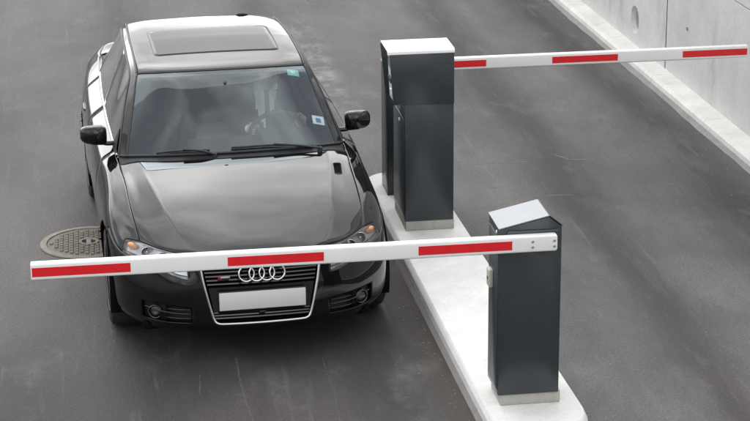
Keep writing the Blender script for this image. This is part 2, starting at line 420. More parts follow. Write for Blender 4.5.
def strip(name, pts, w, z, mat, parent):
    """thin raised seam following pts (x,y) on the ground"""
    pts = [Vector((x, y, 0)) for x, y in pts]; top = []; 
    for i, p in enumerate(pts):
        t = (pts[min(i+1, len(pts)-1)]-pts[max(i-1, 0)]).normalized(); s = Vector((-t.y, t.x, 0))
        ww = w*(.7+.6*rnd.random())
        top.append((p+s*ww/2, p-s*ww/2))
    v = []; f = []
    for a, b in top: v += [a, a+Vector((0, 0, z)), b+Vector((0, 0, z)), b]
    for i in range(len(top)-1):
        for q in range(3): f.append((i*4+q, i*4+q+1, i*4+4+q+1, i*4+4+q))
    return mobj(name, v, f, mat, parent)
def seam(a, b, w=.009, n=14):
    pts = [(a[0]+(b[0]-a[0])*t/n+rnd.uniform(-.006, .006), a[1]+(b[1]-a[1])*t/n+rnd.uniform(-.006, .006)) for t in range(n+1)]
    return strip('sealed_cut', pts, w, .0012, M['sealant'], rd)
seam((1.98, 3.86), (2.46, 3.86)); seam((2.10, 3.86), (2.10, 2.72)); seam((2.02, 3.24), (2.14, 3.24)); seam((2.32, 2.98), (2.62, 2.96))
seam((1.98, 5.35), (2.30, 5.33), .007); seam((2.72, 4.02), (2.80, 3.86), .012, 5); seam((2.80, 3.86), (2.95, 3.84), .012, 5)

def dribble(pts, w):
    q = []
    for (x0, y0), (x1, y1) in zip(pts, pts[1:]):
        for t in range(5): q.append((x0+(x1-x0)*t/5+rnd.uniform(-.003, .003), y0+(y1-y0)*t/5))
    return strip('cement_dribble', q, w, .0012, M['dribble'], rd)
dribble([(-.161, .144), (-.167, -.106), (-.163, -.363), (-.156, -.553), (-.14, -.78), (-.13, -1.2)], .011)
dribble([(.356, .09), (.359, -.193), (.369, -.45), (.348, -.706), (.34, -1.0)], .007)
dribble([(-.397, -.068), (-.42, -.438)], .006)
def rounded_poly(pts, rad, n=8):
    out = []; L = len(pts)
    for i in range(L):
        p0, p, p1 = Vector(pts[i-1]), Vector(pts[i]), Vector(pts[(i+1) % L])
        a = (p0-p).normalized(); b = (p1-p).normalized(); r = rad[i]
        A = p+a*r; B = p+b*r
        for s in range(n+1):
            t = s/n; out.append((A*(1-t)**2 + p*2*t*(1-t) + B*t*t))
    return out
def island():
    ol = [(1.135, -1.42), (1.70, -1.42), (1.585, 3.42), (1.055, 3.42)]
    base = rounded_poly(ol, (.23, .27, .22, .22))
    top = rounded_poly([(1.155, -1.39), (1.682, -1.39), (1.565, 3.39), (1.085, 3.39)], (.22, .26, .21, .21))
    n = len(base); v = []; f = []
    inner = [Vector((1.37, 1, 0)) + (p-Vector((1.37, 1)) ).to_3d()*1 for p in top]
    H = .12
    layers = [[(p.x, p.y, -.02) for p in base], [(p.x, p.y, .085) for p in base],
              [((p.x*.35+q.x*.65), (p.y*.35+q.y*.65), .112) for p, q in zip(base, top)], [(q.x, q.y, H) for q in top]]
    for L in layers: v += L
    for k in range(3):
        for i in range(n): f.append((k*n+i, k*n+(i+1) % n, (k+1)*n+(i+1) % n, (k+1)*n+i))
    v.append((1.37, 1.0, H)); kc = len(v)-1
    f += [(3*n+i, 3*n+(i+1) % n, kc) for i in range(n)]
    o = mobj('traffic_island', v, f, M['island'])
    tag(o, 'long pale concrete island between the two lanes under the barrier cabinets', 'traffic island', kind='structure')
    # weathered kerb edge course around the foot
    ring_o = [((p.x-1.37)*1.0+1.37, p.y, 0) for p in base]
    v2 = []; f2 = []
    cen = Vector((1.37, 1.0))
    for i, p in enumerate(base):
        t = (base[(i+1) % n]-base[i-1]).normalized(); nrm = Vector((t.y, -t.x))
        q = p+nrm*(.022+.012*math.sin(i*1.7)); v2 += [(q.x, q.y, .0), (q.x-nrm.x*.006, q.y-nrm.y*.006, .010), (p.x+nrm.x*.001, p.y+nrm.y*.001, .034)]
    for i in range(n):
        j = (i+1) % n
        for k in range(2): f2.append((i*3+k, j*3+k, j*3+k+1, i*3+k+1))
    mobj('mortar_edge', v2, f2, M['kerb_foot'], o)
    return o
isl = island()

def WX(x, y): return x - .022*(y-3.3)      # the wall line runs at a slight angle to the lanes
def kerb():
    prof = [(4.135, -.02), (4.143, .068), (4.165, .092), (4.42, .100), (4.42, -.02)]
    ys = [-12, -3, 0, 1.5, 3.0, 4.5, 6.0, 7.5, 9.0, 10.5, 12, 20, 40]
    o = empty('kerb', (4.2, 3.3, 0)); tag(o, 'pale concrete kerb along the foot of the right wall', 'kerb', kind='structure')
    for a, b in zip(ys, ys[1:]):
        g = .003
        bm = bmesh.new()
        A = [bm.verts.new((WX(x, a+g)-4.2, a+g-3.3, z)) for x, z in prof]; B = [bm.verts.new((WX(x, b-g)-4.2, b-g-3.3, z)) for x, z in prof]
        bm.faces.new(A); bm.faces.new(B[::-1])
        for i in range(5): bm.faces.new((A[i], B[i], B[(i+1) % 5], A[(i+1) % 5]))
        bmobj('kerb_stone', bm, M['kerb'], o)
    # mortar gutter line at the foot
    v = []; f = []; k = 0; y = -12
    while y < 40:
        w = .034+.006*math.sin(y*3.1)+.004*math.sin(y*11.7)
        v += [(WX(4.134-w, y)-4.2, y-3.3, .001), (WX(4.134-w*.6, y)-4.2, y-3.3, .010), (WX(4.136, y)-4.2, y-3.3, .030)]
        if k: f += [(3*k-3, 3*k-2, 3*k+1, 3*k), (3*k-2, 3*k-1, 3*k+2, 3*k+1)]
        k += 1; y += .22
    mobj('mortar_edge', v, f, M['kerb_foot'], o)
kerb()

def wall():
    o = empty('concrete_wall', (4.32, 6, 0)); tag(o, 'pale grey cast concrete retaining wall along the right lane', 'wall', 'retaining walls of the ramp')
    ox, oy = 4.32, 6
    seams_y = [-13.0, -8.2, -3.4, 1.4, 6.21, 11.0, 15.8, 20.6, 30, 40]
    zs = [.06, 1.12, 2.18, 3.0]
    g = .004
    hy, hz, hr = 7.2, .335, .135
    for yi, (a, b) in enumerate(zip(seams_y, seams_y[1:])):
        for zi, (z0, z1) in enumerate(zip(zs, zs[1:])):
            dep = rnd.uniform(-.0025, .0025)
            a2, b2, z02, z12 = a+g, b-g, z0+g, z1-g
            if a < hy < b and z0 < hz < z1:
                # panel with a round recess
                bm = bmesh.new(); n = 40
                circ = [bm.verts.new((WX(4.335+dep, hy+hr*math.cos(t))-ox, hy+hr*math.cos(t)-oy, hz+hr*math.sin(t))) for t in [2*math.pi*i/n for i in range(n)]]
                def edge_pt(t):
                    c, s = math.cos(t), math.sin(t)
                    k = min(((b2-hy)/c if c > 1e-6 else 1e9), ((a2-hy)/c if c < -1e-6 else 1e9), ((z12-hz)/s if s > 1e-6 else 1e9), ((z02-hz)/s if s < -1e-6 else 1e9))
                    return hy+k*c, hz+k*s
                ang = [2*math.pi*i/n for i in range(n)]
                outer = [edge_pt(t) for t in ang]
                # move the nearest ring points to the panel corners
                for cyz in ((a2, z02), (a2, z12), (b2, z02), (b2, z12)):
                    ta = math.atan2(cyz[1]-hz, cyz[0]-hy) % (2*math.pi)
                    k = min(range(n), key=lambda i: abs((ang[i]-ta+math.pi) % (2*math.pi)-math.pi)); outer[k] = cyz
                ov = [bm.verts.new((WX(4.335+dep, y)-ox, y-oy, z)) for y, z in outer]
                inn = [bm.verts.new((WX(4.380, hy)-ox, hy+hr*.80*math.cos(t)-oy, hz+hr*.80*math.sin(t))) for t in ang]
                for i in range(n):
                    j = (i+1) % n
                    bm.faces.new((ov[i], ov[j], circ[j], circ[i])); bm.faces.new((circ[i], circ[j], inn[j], inn[i]))
                bm.faces.new(inn)
                p = bmobj('wall_panel', bm, M['wall'], o)
                dm = lathe('recess_plate', [(.0, 0), (.098, 0), (.101, .003), (.101, .02)], M['steel'], o, 32, 'x', (WX(4.373, hy)-ox, hy-oy, hz), closed=False)
            else:
                bm = bmesh.new()
                q = [(4.335+dep, a2), (4.335+dep, b2), (4.55, b2), (4.55, a2)]
                A = [bm.verts.new((WX(x, y)-ox, y-oy, z02)) for x, y in q]; B = [bm.verts.new((WX(x, y)-ox, y-oy, z12)) for x, y in q]
                bm.faces.new(A); bm.faces.new(B)
                for i in range(4): bm.faces.new((A[i], A[(i+1) % 4], B[(i+1) % 4], B[i]))
                bmesh.ops.bevel(bm, geom=bm.edges[:], offset=.004, segments=1, affect='EDGES')
                bmobj('wall_panel', bm, M['wall'], o)
            # tie holes
            for ty in (a+.6, (a+b)/2, b-.6):
                if 2.5 < ty < 11 and zi < 2 and abs(ty-hy) > .4:
                    lathe('tie_hole', [(.0, -.002), (.013, -.002), (.016, -.004), (.017, .002)], M['kerb_foot'], o, 14, 'x', (WX(4.332, ty)-ox, ty-oy, z0+.55), closed=False)
    bm = bmesh.new(); q = [(4.392, -13), (4.392, 40), (4.56, 40), (4.56, -13)]
    A = [bm.verts.new((WX(x, y)-ox, y-oy, -.05)) for x, y in q]; B = [bm.verts.new((WX(x, y)-ox, y-oy, 2.99)) for x, y in q]
    bm.faces.new(A); bm.faces.new(B)
    for i in range(4):
        if i == 0: continue
        bm.faces.new((A[i], A[(i+1) % 4], B[(i+1) % 4], B[i]))
    bmobj('wall_core', bm, M['kerb_foot'], o)
    cap = bmesh.new(); A = []
    q = [(4.305, -13), (4.305, 40), (4.60, 40), (4.60, -13)]
    A = [cap.verts.new((WX(x, y)-ox, y-oy, 3.003)) for x, y in q]; B = [cap.verts.new((WX(x, y)-ox, y-oy, 3.10)) for x, y in q]
    cap.faces.new(A); cap.faces.new(B)
    for i in range(4): cap.faces.new((A[i], A[(i+1) % 4], B[(i+1) % 4], B[i]))
    bmobj('coping', cap, M['kerb'], o)
wall()

def added_left_wall():
    # unseen low wall, added so the car's left side has something to reflect
    o = empty('concrete_wall', (-3.6, 6, 0)); tag(o, 'unseen pale concrete parapet beside the left lane, added for the car side to reflect', 'wall', 'retaining walls of the ramp')
    ys = [-13.0, -8.2, -3.4, 1.4, 6.21, 11.0, 15.8, 20.6, 30, 40]
    for a, b in zip(ys, ys[1:]):
        for z0, z1 in ((-.02, .95),):
            box('wall_panel', -.25, rnd.uniform(-.002, .002), a+.004-6, b-.004-6, z0+.004, z1-.004, M['wall'], o, .004, 1)
    box('wall_core', -.24, -.012, -19, 34, -.02, .93, M['kerb_foot'], o); box('coping', -.28, .03, -19, 34, .95, 1.03, M['kerb'], o, .01)
added_left_wall()

# ------------------------------------------------------------------ manhole cover
def manhole():
    cx, cy_, R = -1.034, 2.45, .345
    o = empty('manhole_cover', (cx, cy_, 0)); tag(o, 'round cast iron manhole cover in the asphalt beside the car', 'manhole cover')
    lathe('frame', [(R, .001), (R, .009), (R-.008, .013), (R-.045, .013), (R-.048, .004)], M['iron_ring'], o, 64, 'z', closed=False)
    lathe('lid', [(R-.050, .002), (R-.051, .008), (0.001, .008)], M['iron'], o, 64, 'z', closed=False)
    v = []; f = []; rl = R-.062
    def slab(x0, x1, y0, y1, z0, z1):
        k = len(v); e = .004
        v.extend([(x0, y0, z0), (x1, y0, z0), (x1, y1, z0), (x0, y1, z0), (x0+e, y0+e, z1), (x1-e, y0+e, z1), (x1-e, y1-e, z1), (x0+e, y1-e, z1)])
        f.extend([(k, k+1, k+5, k+4), (k+1, k+2, k+6, k+5), (k+2, k+3, k+7, k+6), (k+3, k, k+4, k+7), (k+4, k+5, k+6, k+7)])
    px, py = .036, .052
    i = 0; x = -rl
    while x < rl:
        y = -rl - (py/2 if i % 2 else 0)
        while y < rl:
            x0, x1, y0, y1 = x+.0045, x+px-.0045, y+.0045, y+py-.0045
            if all(a*a+b*b < rl*rl for a in (x0, x1) for b in (y0, y1)) and not (abs((x0+x1)/2) < .075 and abs((y0+y1)/2) < .075):
                slab(x0, x1, y0, y1, .0082, .0175)
            y += py
        x += px; i += 1
    t = mobj('tread_blocks', v, f, M['iron'], o); t['kind'] = 'stuff'
    lathe('boss', [(.072, .008), (.070, .018), (.052, .018), (.050, .010)], M['iron_ring'], o, 32, 'z', closed=False)
    lathe('key_slot', [(.049, .0095), (.001, .0095)], M['irondark'], o, 24, 'z', closed=False)
    box('key_bar', -.018, .018, -.048, .048, .0096, .016, M['iron_ring'], o, .003)
manhole()

# ------------------------------------------------------------------ barrier gates
def barrier(label):
    """origin at the cabinet's base centre, arm on the -y side reaching to -x"""
    o = empty('barrier_gate'); tag(o, label, 'barrier')
    w, d = .174, .174
    e = .112      # rear face
    box('plinth', -w+.018, w+.012, -d+.010, e-.012, 0, .072, M['plinth'], o, .006)
    prof = [(-w, .066), (w, .066), (w, 1.050), (.100, 1.108), (-w, 1.046)]
    bm = prism_bm(prof, -d, e, 'y', .006, 2)
    cab = bmobj('cabinet', bm, M['cab'], o, True, math.radians(40))
    # sloped metal lid
    a = Vector((-w-.004, 1.0478)); b = Vector((.1015, 1.1105)); nn = Vector((-(b-a).y, (b-a).x)).normalized()
    prof = [tuple(a), tuple(b), tuple(b+nn*.006), tuple(a+nn*.006)]
    bmobj('lid', prism_bm(prof, -d-.003, e+.003, 'y', .0015, 1), M['lid'], o, True, .6)
    b2 = Vector((w+.003, 1.0505)); a2 = Vector((.1025, 1.1100)); nn = Vector((-(b2-a2).y, (b2-a2).x)).normalized()
    bmobj('rear_lid', prism_bm([tuple(a2), tuple(b2), tuple(b2+nn*.005), tuple(a2+nn*.005)], -d-.003, e+.003, 'y', .0015, 1), M['cabdoor'], o, True, .6)
    # door on the lane side
    dr = box('door', -w-.004, -w+.001, -d+.022, e-.022, .10, 1.00, M['cabdoor'], o, .0015, 1)
    lk = box('lock', -w-.030, -w-.004, -.045, .025, .665, .770, M['lock'], dr, .006)
    lathe('keyhole', [(.0, .0), (.009, .0), (.010, -.003), (.010, .004)], M['darksteel'], dr, 16, 'x', (-w-.0305, -.01, .715), closed=False)
    lathe('screw', [(.0, -.003), (.008, -.003), (.010, .002)], M['headtop'], dr, 16, 'x', (-w-.0045, -.115, 1.018), closed=False)
    # drive flange behind the arm
    lathe('drive_shaft', [(.0, -.012), (.055, -.012), (.055, .03)], M['darksteel'], o, 28, 'y', (.06, -d-.012, .955), closed=False)
    box('arm_bracket', -.135, .150, -d-.030, -d-.001, .975, 1.042, M['cab'], o, .008)
    # arm
    L0, L1 = -2.690, .130
    y0, y1, z0, z1 = -d-.086, -d-.031, .938, 1.030
    prof = rounded_poly([(y0, z0), (y1, z0), (y1, z1), (y0, z1)], (.012, .012, .012, .012), 4)
    bm = bmesh.new()
    xs = [L0, L0+.004, -1.3, L1-.012, L1-.003, L1]
    sc = [.90, 1, 1, 1, .93, .80]
    cyy, czz = (y0+y1)/2, (z0+z1)/2; rings = []
    for x, s in zip(xs, sc):
        rings.append([bm.verts.new((x, cyy+(q.x-cyy)*s, czz+(q.y-czz)*s)) for q in prof])
    n = len(prof)
    for A, B in zip(rings, rings[1:]):
        for i in range(n): bm.faces.new((A[i], A[(i+1) % n], B[(i+1) % n], B[i]))
    bm.faces.new(rings[0]); bm.faces.new(rings[-1])
    arm = bmobj('arm', bm, M['armwhite'], o, True, .5)
    for k in range(3):
        x0 = L0+.006+k*1.025; 
        for yy, s in ((y0, -1), (y1, 1)):
            ya, yb = sorted((yy+s*.0015, yy-s*.002))
            box('red_stripe', x0, x0+.513, ya, yb, z0+.020, z0+.070, M['red'], arm)
    for bx in (.112, -.008):
        for bz in (z0+.030, z0+.062):
            lathe('bolt', [(.0, -.006), (.006, -.006), (.0075, -.004), (.0075, .003)], M['steel'], arm, 12, 'y', (bx, y0, bz), closed=False)
    box('lower_channel', L0+.02, L1-.05, cyy-.018, cyy+.018, z0-.0015, z0+.002, M['steel'], arm, .002)
    return o

def copy_tree(o, parent=None):
    c = o.copy(); C.objects.link(c)
    if parent: c.parent = parent
    for ch in o.children: copy_tree(ch, c)
    return c

b1 = barrier('anthracite barrier cabinet at the near end of the island, arm lowered before the car')
b1.location = (1.382, -.902, .12)
b2 = copy_tree(b1); b2.location = (1.346, 2.925, .035); b2.rotation_euler = (0, 0, math.pi)
b2['label'] = 'barrier behind the ticket terminal, arm lowered across the right lane towards the wall'
for o in (b1, b2): o['group'] = 'lift arm barriers on the island'
for ch in b2.children:
    if ch.name.startswith('arm') and not ch.name.startswith('arm_b'): ch.scale.x = .987
    if ch.name.startswith('plinth'):
        ch.scale.z = 2.2; ch.location.z = -.08

# ------------------------------------------------------------------ ticket terminal
def terminal():
    ox, oy = 1.345, 2.24
    o = empty('ticket_terminal', (ox, oy, .12)); tag(o, 'tall anthracite ticket terminal with hooded head and pale top', 'ticket terminal')
    def B(name, x0, x1, y0, y1, z0, z1, mat, par=o, bev=.004):
        return box(name, x0-ox, x1-ox, y0-oy, y1-oy, z0-.12, z1-.12, mat, par, bev)
    x0, x1, y0, y1 = 1.171, 1.517, 1.983, 2.50
    B('plinth', x0+.006, x1+.006, y0+.004, y1-.01, .12, .195, M['plinth'], bev=.006)
    B('body', x0, x1, y0, y1, .190, 1.055, M['cab'], bev=.006)
    dr = B('door', x0-.004, x0+.001, y0+.02, y1-.03, .23, .93, M['cabdoor'], bev=.0015)
    B('sign_plate', x0-.003, x0+.001, y0+.17, y0+.25, .955, 1.02, M['steel'], bev=.001)
    lathe('lock', [(.0, -.006), (.012, -.006), (.013, .002)], M['headtop'], dr, 16, 'x', (x0-.005-ox, y0+.20-oy, .885-.12), closed=False)
    # hooded head: two cheeks, roof, back, recessed reader panel
    ht, hb = 1.424, 1.045
    yb = 2.283
    def cheek(name, ya, yb2, lt, lb):
        pr = [(lb-ox, hb-.12), (1.517-ox, hb-.12-.01), (1.517-ox, ht-.12-.004), (lt-ox, ht-.12-.004)]
        return bmobj(name, prism_bm(pr, ya-oy, yb2-oy, 'y', .004, 2), M['cab'], o, True, .6)
    cheek('front_cheek', y0-.010, y0+.012, 1.066, 1.093)
    cheek('rear_cheek', yb-.016, yb+.004, 1.046, 1.083)
    B('head_back', 1.150, 1.512, y0+.013, yb-.017, hb-.004, ht-.006, M['cab'], bev=.002)
    # pale roof plate with rounded front lip
    pr = [(y0-.012-oy, ht-.12-.022), (y0-.011-oy, ht-.12-.006), (y0-.004-oy, ht-.12+.002), (y0+.012-oy, ht-.12+.006), (yb+.006-oy, ht-.12+.006), (yb+.006-oy, ht-.12-.001), (y0+.004-oy, ht-.12-.001), (y0-.009-oy, ht-.12-.022)]
    bmobj('roof_plate', prism_bm(pr, 1.052-ox, 1.519-ox, 'x'), M['headtop'], o, True, .5)
    # reader panel set into the lane side of the head
    rp = bmobj('reader_panel', prism_bm([(1.098-ox, 1.06-.12), (1.149-ox, 1.06-.12), (1.149-ox, 1.40-.12), (1.082-ox, 1.40-.12)], y0+.014-oy, yb-.10-oy, 'y', .003, 1), M['panel'], o, True, .6)
    def on_panel(name, za, zb, ya, yb_, mat, th=.006):
        f = lambda z: 1.098-(z-1.06)*.047
        bm = prism_bm([(f(za)-th-ox, za-.12), (f(za)-ox+.001, za-.12), (f(zb)-ox+.001, zb-.12), (f(zb)-th-ox, zb-.12)], ya-oy, yb_-oy, 'y', .0015, 1)
        return bmobj(name, bm, mat, rp, True, .6)
    on_panel('screen', 1.29, 1.375, y0+.03, y0+.15, M['screen'])
    on_panel('ticket_slot', 1.19, 1.225, y0+.03, y0+.15, M['black'], .012)
    on_panel('call_button', 1.10, 1.14, y0+.07, y0+.11, M['armwhite'], .010)
    return o
terminal()

# ------------------------------------------------------------------ the car
car = empty('car', (0, 0, 0), 0.04126800520)
tag(car, 'black saloon car waiting behind the lowered barrier arm', 'car')
WH = [(.93, .317), (3.578, .317)]; ARCH = .350

def subdivide_cage(pts, faces, fmat, creases, level=3, iters=5):
    """Catmull-Clark surface that passes through the cage points"""
    cage = [Vector(p) for p in pts]
    me = bpy.data.meshes.new('tmp'); me.from_pydata([tuple(p) for p in cage], [], faces); me.update()
    me.polygons.foreach_set('material_index', fmat)
    for k in range(max(fmat)+1): me.materials.append(None)
    ek = {tuple(sorted(e.vertices)): e.index for e in me.edges}
    at = me.attributes.new('crease_edge', 'FLOAT', 'EDGE')
    for (a, b), w in creases.items():
        i = ek.get(tuple(sorted((a, b))))
        if i is not None: at.data[i].value = w
    ob = bpy.data.objects.new('tmp', me); C.objects.link(ob)
    md = ob.modifiers.new('s', 'SUBSURF'); md.levels = level; md.boundary_smooth = 'PRESERVE_CORNERS'
    for it in range(iters+1):
        bpy.context.view_layer.update()
        dg = bpy.context.evaluated_depsgraph_get(); ev = ob.evaluated_get(dg); em = ev.to_mesh()
        if it == iters:
            V = [v.co.copy() for v in em.vertices]; Fc = [tuple(p.vertices) for p in em.polygons]; Mi = [p.material_index for p in em.polygons]
        else:
            for i, p in enumerate(pts):
                cage[i] += (Vector(p)-em.vertices[i].co)*.85
        ev.to_mesh_clear()
        if it < iters:
            for i, c in enumerate(cage): me.vertices[i].co = c
            me.update(); ob.update_tag()
    bpy.data.objects.remove(ob); bpy.data.meshes.remove(me)
    return V, Fc, Mi

def split_panel(name, V, Fc, sel, mat, gap=.002, thick=.010, parent=None):
    used = {}; vv = []; ff = []
    for fi in sel:
        q = []
        for vi in Fc[fi]:
            if vi not in used: used[vi] = len(vv); vv.append(V[vi].copy())
            q.append(used[vi])
        ff.append(tuple(q))
    if not ff: return None
    cnt = {}
    for f in ff:
        for i in range(len(f)):
            a, b = f[i], f[(i+1) % len(f)]; cnt.setdefault(tuple(sorted((a, b))), []).append(f)
    if gap:
        mv = {}
        for (a, b), fs in cnt.items():
            if len(fs) == 1:
                c = sum((vv[i] for i in fs[0]), Vector())/len(fs[0]); e = (vv[b]-vv[a])
                if e.length < 1e-7: continue
                e.normalize(); d = c-(vv[a]+vv[b])/2; d -= e*d.dot(e)
                if d.length < 1e-7: continue
                d.normalize()
                for i in (a, b): mv[i] = mv.get(i, Vector())+d
        for i, d in mv.items():
            if d.length > 1e-6: vv[i] += d.normalized()*gap
    o = mobj(name, vv, ff, mat, parent or car, True)
    if thick:
        s = o.modifiers.new('thick', 'SOLIDIFY'); s.thickness = thick; s.offset = -1; s.use_even_offset = False
    return o

def build_body():
    idx = {}; pts = []
    def P(key, co):
        if key in idx: return
        idx[key] = len(pts); pts.append(co)
    T = [[(0, .085, .70), (.19, .092, .70), (.37, .13, .692), (.43, .165, .69), (.57, .27, .692), (.695, .44, .70), (.77, .53, .69)],
         [(0, .22, .752), (.20, .225, .752), (.375, .245, .742), (.457, .275, .741), (.585, .37, .735), (.70, .515, .74), (.788, .64, .725)],
         [(0, .50, .825), (.21, .50, .824), (.395, .50, .817), (.505, .51, .818), (.62, .55, .792), (.712, .64, .785), (.802, .76, .765)],
         [(0, .80, .886), (.22, .80, .885), (.42, .80, .879), (.555, .81, .879), (.65, .83, .850), (.722, .87, .84), (.810, .93, .81)],
         [(0, 1.08, .928), (.23, 1.08, .927), (.45, 1.085, .921), (.592, 1.095, .921), (.675, 1.115, .896), (.73, 1.14, .888), (.817, 1.17, .855)],
         [(0, 1.255, .948), (.23, 1.26, .947), (.46, 1.29, .941), (.612, 1.33, .939), (.69, 1.37, .921), (.738, 1.40, .912), (.824, 1.41, .882)]]
    for j, r in enumerate(T):
        for i, c in enumerate(r): P(('T', j, i), c)
    belt = {6: (.752, 1.62, .930), 7: (.766, 2.1, .950), 8: (.770, 2.62, .965), 9: (.766, 3.05, .977), 10: (.754, 3.40, .990), 11: (.735, 3.75, .998), 12: (.715, 4.05, .988), 13: (.69, 4.30, .975), 14: (.65, 4.475, .955)}
    sho = {6: (.842, 1.62, .876), 7: (.858, 2.1, .884), 8: (.864, 2.62, .891), 9: (.864, 3.05, .898), 10: (.856, 3.40, .904), 11: (.842, 3.75, .906), 12: (.819, 4.05, .902), 13: (.789, 4.30, .892), 14: (.735, 4.43, .89)}
    for j in belt: P(('T', j, 5), belt[j]); P(('T', j, 6), sho[j])
    S = {0: [(.795, .48, .63), (.818, .455, .50), (.82, .45, .38), (.81, .46, .265), (.77, .49, .20)],
         1: [(.835, .65, .66), (.860, .65, .52), (.862, .65, .385), (.853, .65, .26), (.81, .66, .20)],
         2: [(.850, .77, .69), (.876, .78, .55), (.880, .78, .40), (.868, .78, .26), (.82, .78, .20)]}
    for j, u, a in ((3, .93, [(.860, .72), (.884, .57), (.886, .40), (.872, .26), (.825, .20)]), (4, 1.17, [(.863, .745), (.884, .585), (.882, .40), (.866, .26), (.82, .195)]),
                    (5, 1.41, [(.868, .76), (.884, .595), (.877, .40), (.860, .26), (.82, .195)]), (6, 1.62, [(.873, .77), (.885, .60), (.874, .40), (.858, .26), (.82, .195)]),
                    (7, 2.1, [(.880, .775), (.886, .60), (.873, .40), (.857, .26), (.82, .195)]), (8, 2.62, [(.882, .78), (.886, .60), (.873, .40), (.857, .26), (.82, .195)]),
                    (9, 3.05, [(.880, .785), (.886, .60), (.875, .40), (.859, .26), (.82, .195)]), (10, 3.40, [(.876, .79), (.888, .60), (.882, .40), (.862, .26), (.82, .195)]),
                    (11, 3.75, [(.866, .79), (.886, .60), (.882, .40), (.862, .26), (.82, .20)]), (12, 4.05, [(.842, .79), (.866, .60), (.864, .42), (.84, .28), (.79, .22)]),
                    (13, 4.28, [(.808, .785), (.832, .60), (.83, .43), (.80, .30), (.75, .24)])):
        S[j] = [(x, u, z) for x, z in a]
    S[14] = [(.755, 4.45, .78), (.78, 4.46, .60), (.775, 4.46, .43), (.75, 4.45, .31), (.70, 4.42, .25)]
    for j in S:
        for k, c in enumerate(S[j]): P(('S', k+1, j), (c[0]+(.010 if 1 <= j <= 13 and k < 4 else .004), c[1], c[2]))
    Fr = {1: {2: (.352, .10, .56), 3: (.43, .118, .545), 4: (.57, .19, .585), 5: (.70, .335, .615)},
          2: {2: (.330, .078, .46), 3: (.425, .10, .46), 4: (.57, .155, .47), 5: (.705, .28, .49)},
          3: {2: (.306, .064, .365), 3: (.42, .095, .37), 4: (.57, .15, .385), 5: (.705, .27, .385)},
          4: {0: (0, .042, .275), 1: (.15, .046, .275), 2: (.280, .062, .278), 3: (.42, .10, .275), 4: (.57, .165, .272), 5: (.70, .285, .27)},
          5: {0: (0, .09, .205), 1: (.15, .094, .205), 2: (.28, .11, .205), 3: (.40, .145, .205), 4: (.56, .21, .205), 5: (.675, .325, .203)}}
    for k in Fr:
        for i, c in Fr[k].items(): P(('F', k, i), c)
    rx = [(0, .2, .37, .44, .55, .65)]*6
    ru = {0: (4.52, 4.52, 4.515, 4.51, 4.50, 4.475), 1: (4.55, 4.55, 4.545, 4.54, 4.525, 4.50), 2: (4.585, 4.583, 4.575, 4.568, 4.55, 4.52), 3: (4.58, 4.578, 4.572, 4.565, 4.548, 4.52), 4: (4.56, 4.558, 4.552, 4.545, 4.53, 4.505), 5: (4.50, 4.50, 4.495, 4.49, 4.475, 4.455)}
    rz = {0: (1.0, .998, .99, .985, .972, .955), 1: (.79, .79, .788, .787, .785, .783), 2: (.60,)*6, 3: (.43,)*6, 4: (.305,)*6, 5: (.245,)*6}
    for k in range(6):
        for i in range(6):
            if k == 0 and i == 5: continue
            P(('R', k, i), (rx[k][i], ru[k][i], rz[k][i]))
    for j, row in ((12, [(0, 4.02, 1.03), (.2, 4.02, 1.028), (.38, 4.025, 1.022), (.45, 4.03, 1.018), (.60, 4.04, 1.008)]), (13, [(0, 4.28, 1.018), (.2, 4.28, 1.016), (.37, 4.28, 1.01), (.44, 4.28, 1.005), (.57, 4.285, .995)])):
        for i, c in enumerate(row): P(('T', j, i), c)
    def G(s, a, b):
        if s == 'F':
            if a == 0: return idx[('T', 0, b)]
            if b == 6: return idx[('S', a, 0)]
        if s == 'S' and a == 0: return idx[('T', b, 6)]
        if s == 'R':
            if b == 6: return G('S', a, 14)
            if a == 0 and b == 5: return idx[('T', 14, 5)]
        if s == 'T' and a == 14 and b < 5: return idx[('R', 0, b)]
        return idx[(s, a, b)]
    faces = []; fm = []
    N = ['hood', 'fender', 'front_bumper', 'headlight_lens', 'intake', 'front_door', 'rear_door', 'rear_quarter', 'boot_lid', 'rear_bumper', 'tail_light', 'sill', 'fog_bezel']
    def add(q, nm): faces.append(q); fm.append(N.index(nm))
    for j in range(5):
        for i in range(6):
            add((G('T', j, i), G('T', j, i+1), G('T', j+1, i+1), G('T', j+1, i)), 'hood' if i < 5 else 'fender')
    for j in range(5, 14):
        nm = 'fender' if j < 6 else 'front_door' if j < 8 else 'rear_door' if j < 10 else 'rear_quarter'
        add((G('T', j, 5), G('T', j, 6), G('T', j+1, 6), G('T', j+1, 5)), nm)
    for j in (12, 13):
        for i in range(5): add((G('T', j, i), G('T', j, i+1), G('T', j+1, i+1), G('T', j+1, i)), 'boot_lid')
    for k in range(5):
        for i in range(6):
            if k < 4 and i < 2: continue
            nm = 'front_bumper'
            if k == 0 and i >= 3: nm = 'headlight_lens'
            if k == 3 and i == 3: nm = 'intake'
            if k == 3 and i == 4: nm = 'fog_bezel'
            add((G('F', k, i+1), G('F', k, i), G('F', k+1, i), G('F', k+1, i+1)), nm)
    for k in range(5):
        for j in range(14):
            nm = 'fender' if j < 6 else 'front_door' if j < 8 else 'rear_door' if j < 10 else 'rear_quarter'
            if k >= 1 and j < 2: nm = 'front_bumper'
            if k == 4 and 2 <= j < 11: nm = 'sill'
            if j >= 12 and k >= 2: nm = 'rear_bumper'
            if j == 13 and k == 0: nm = 'tail_light'
            add((G('S', k, j+1), G('S', k, j), G('S', k+1, j), G('S', k+1, j+1)), nm)
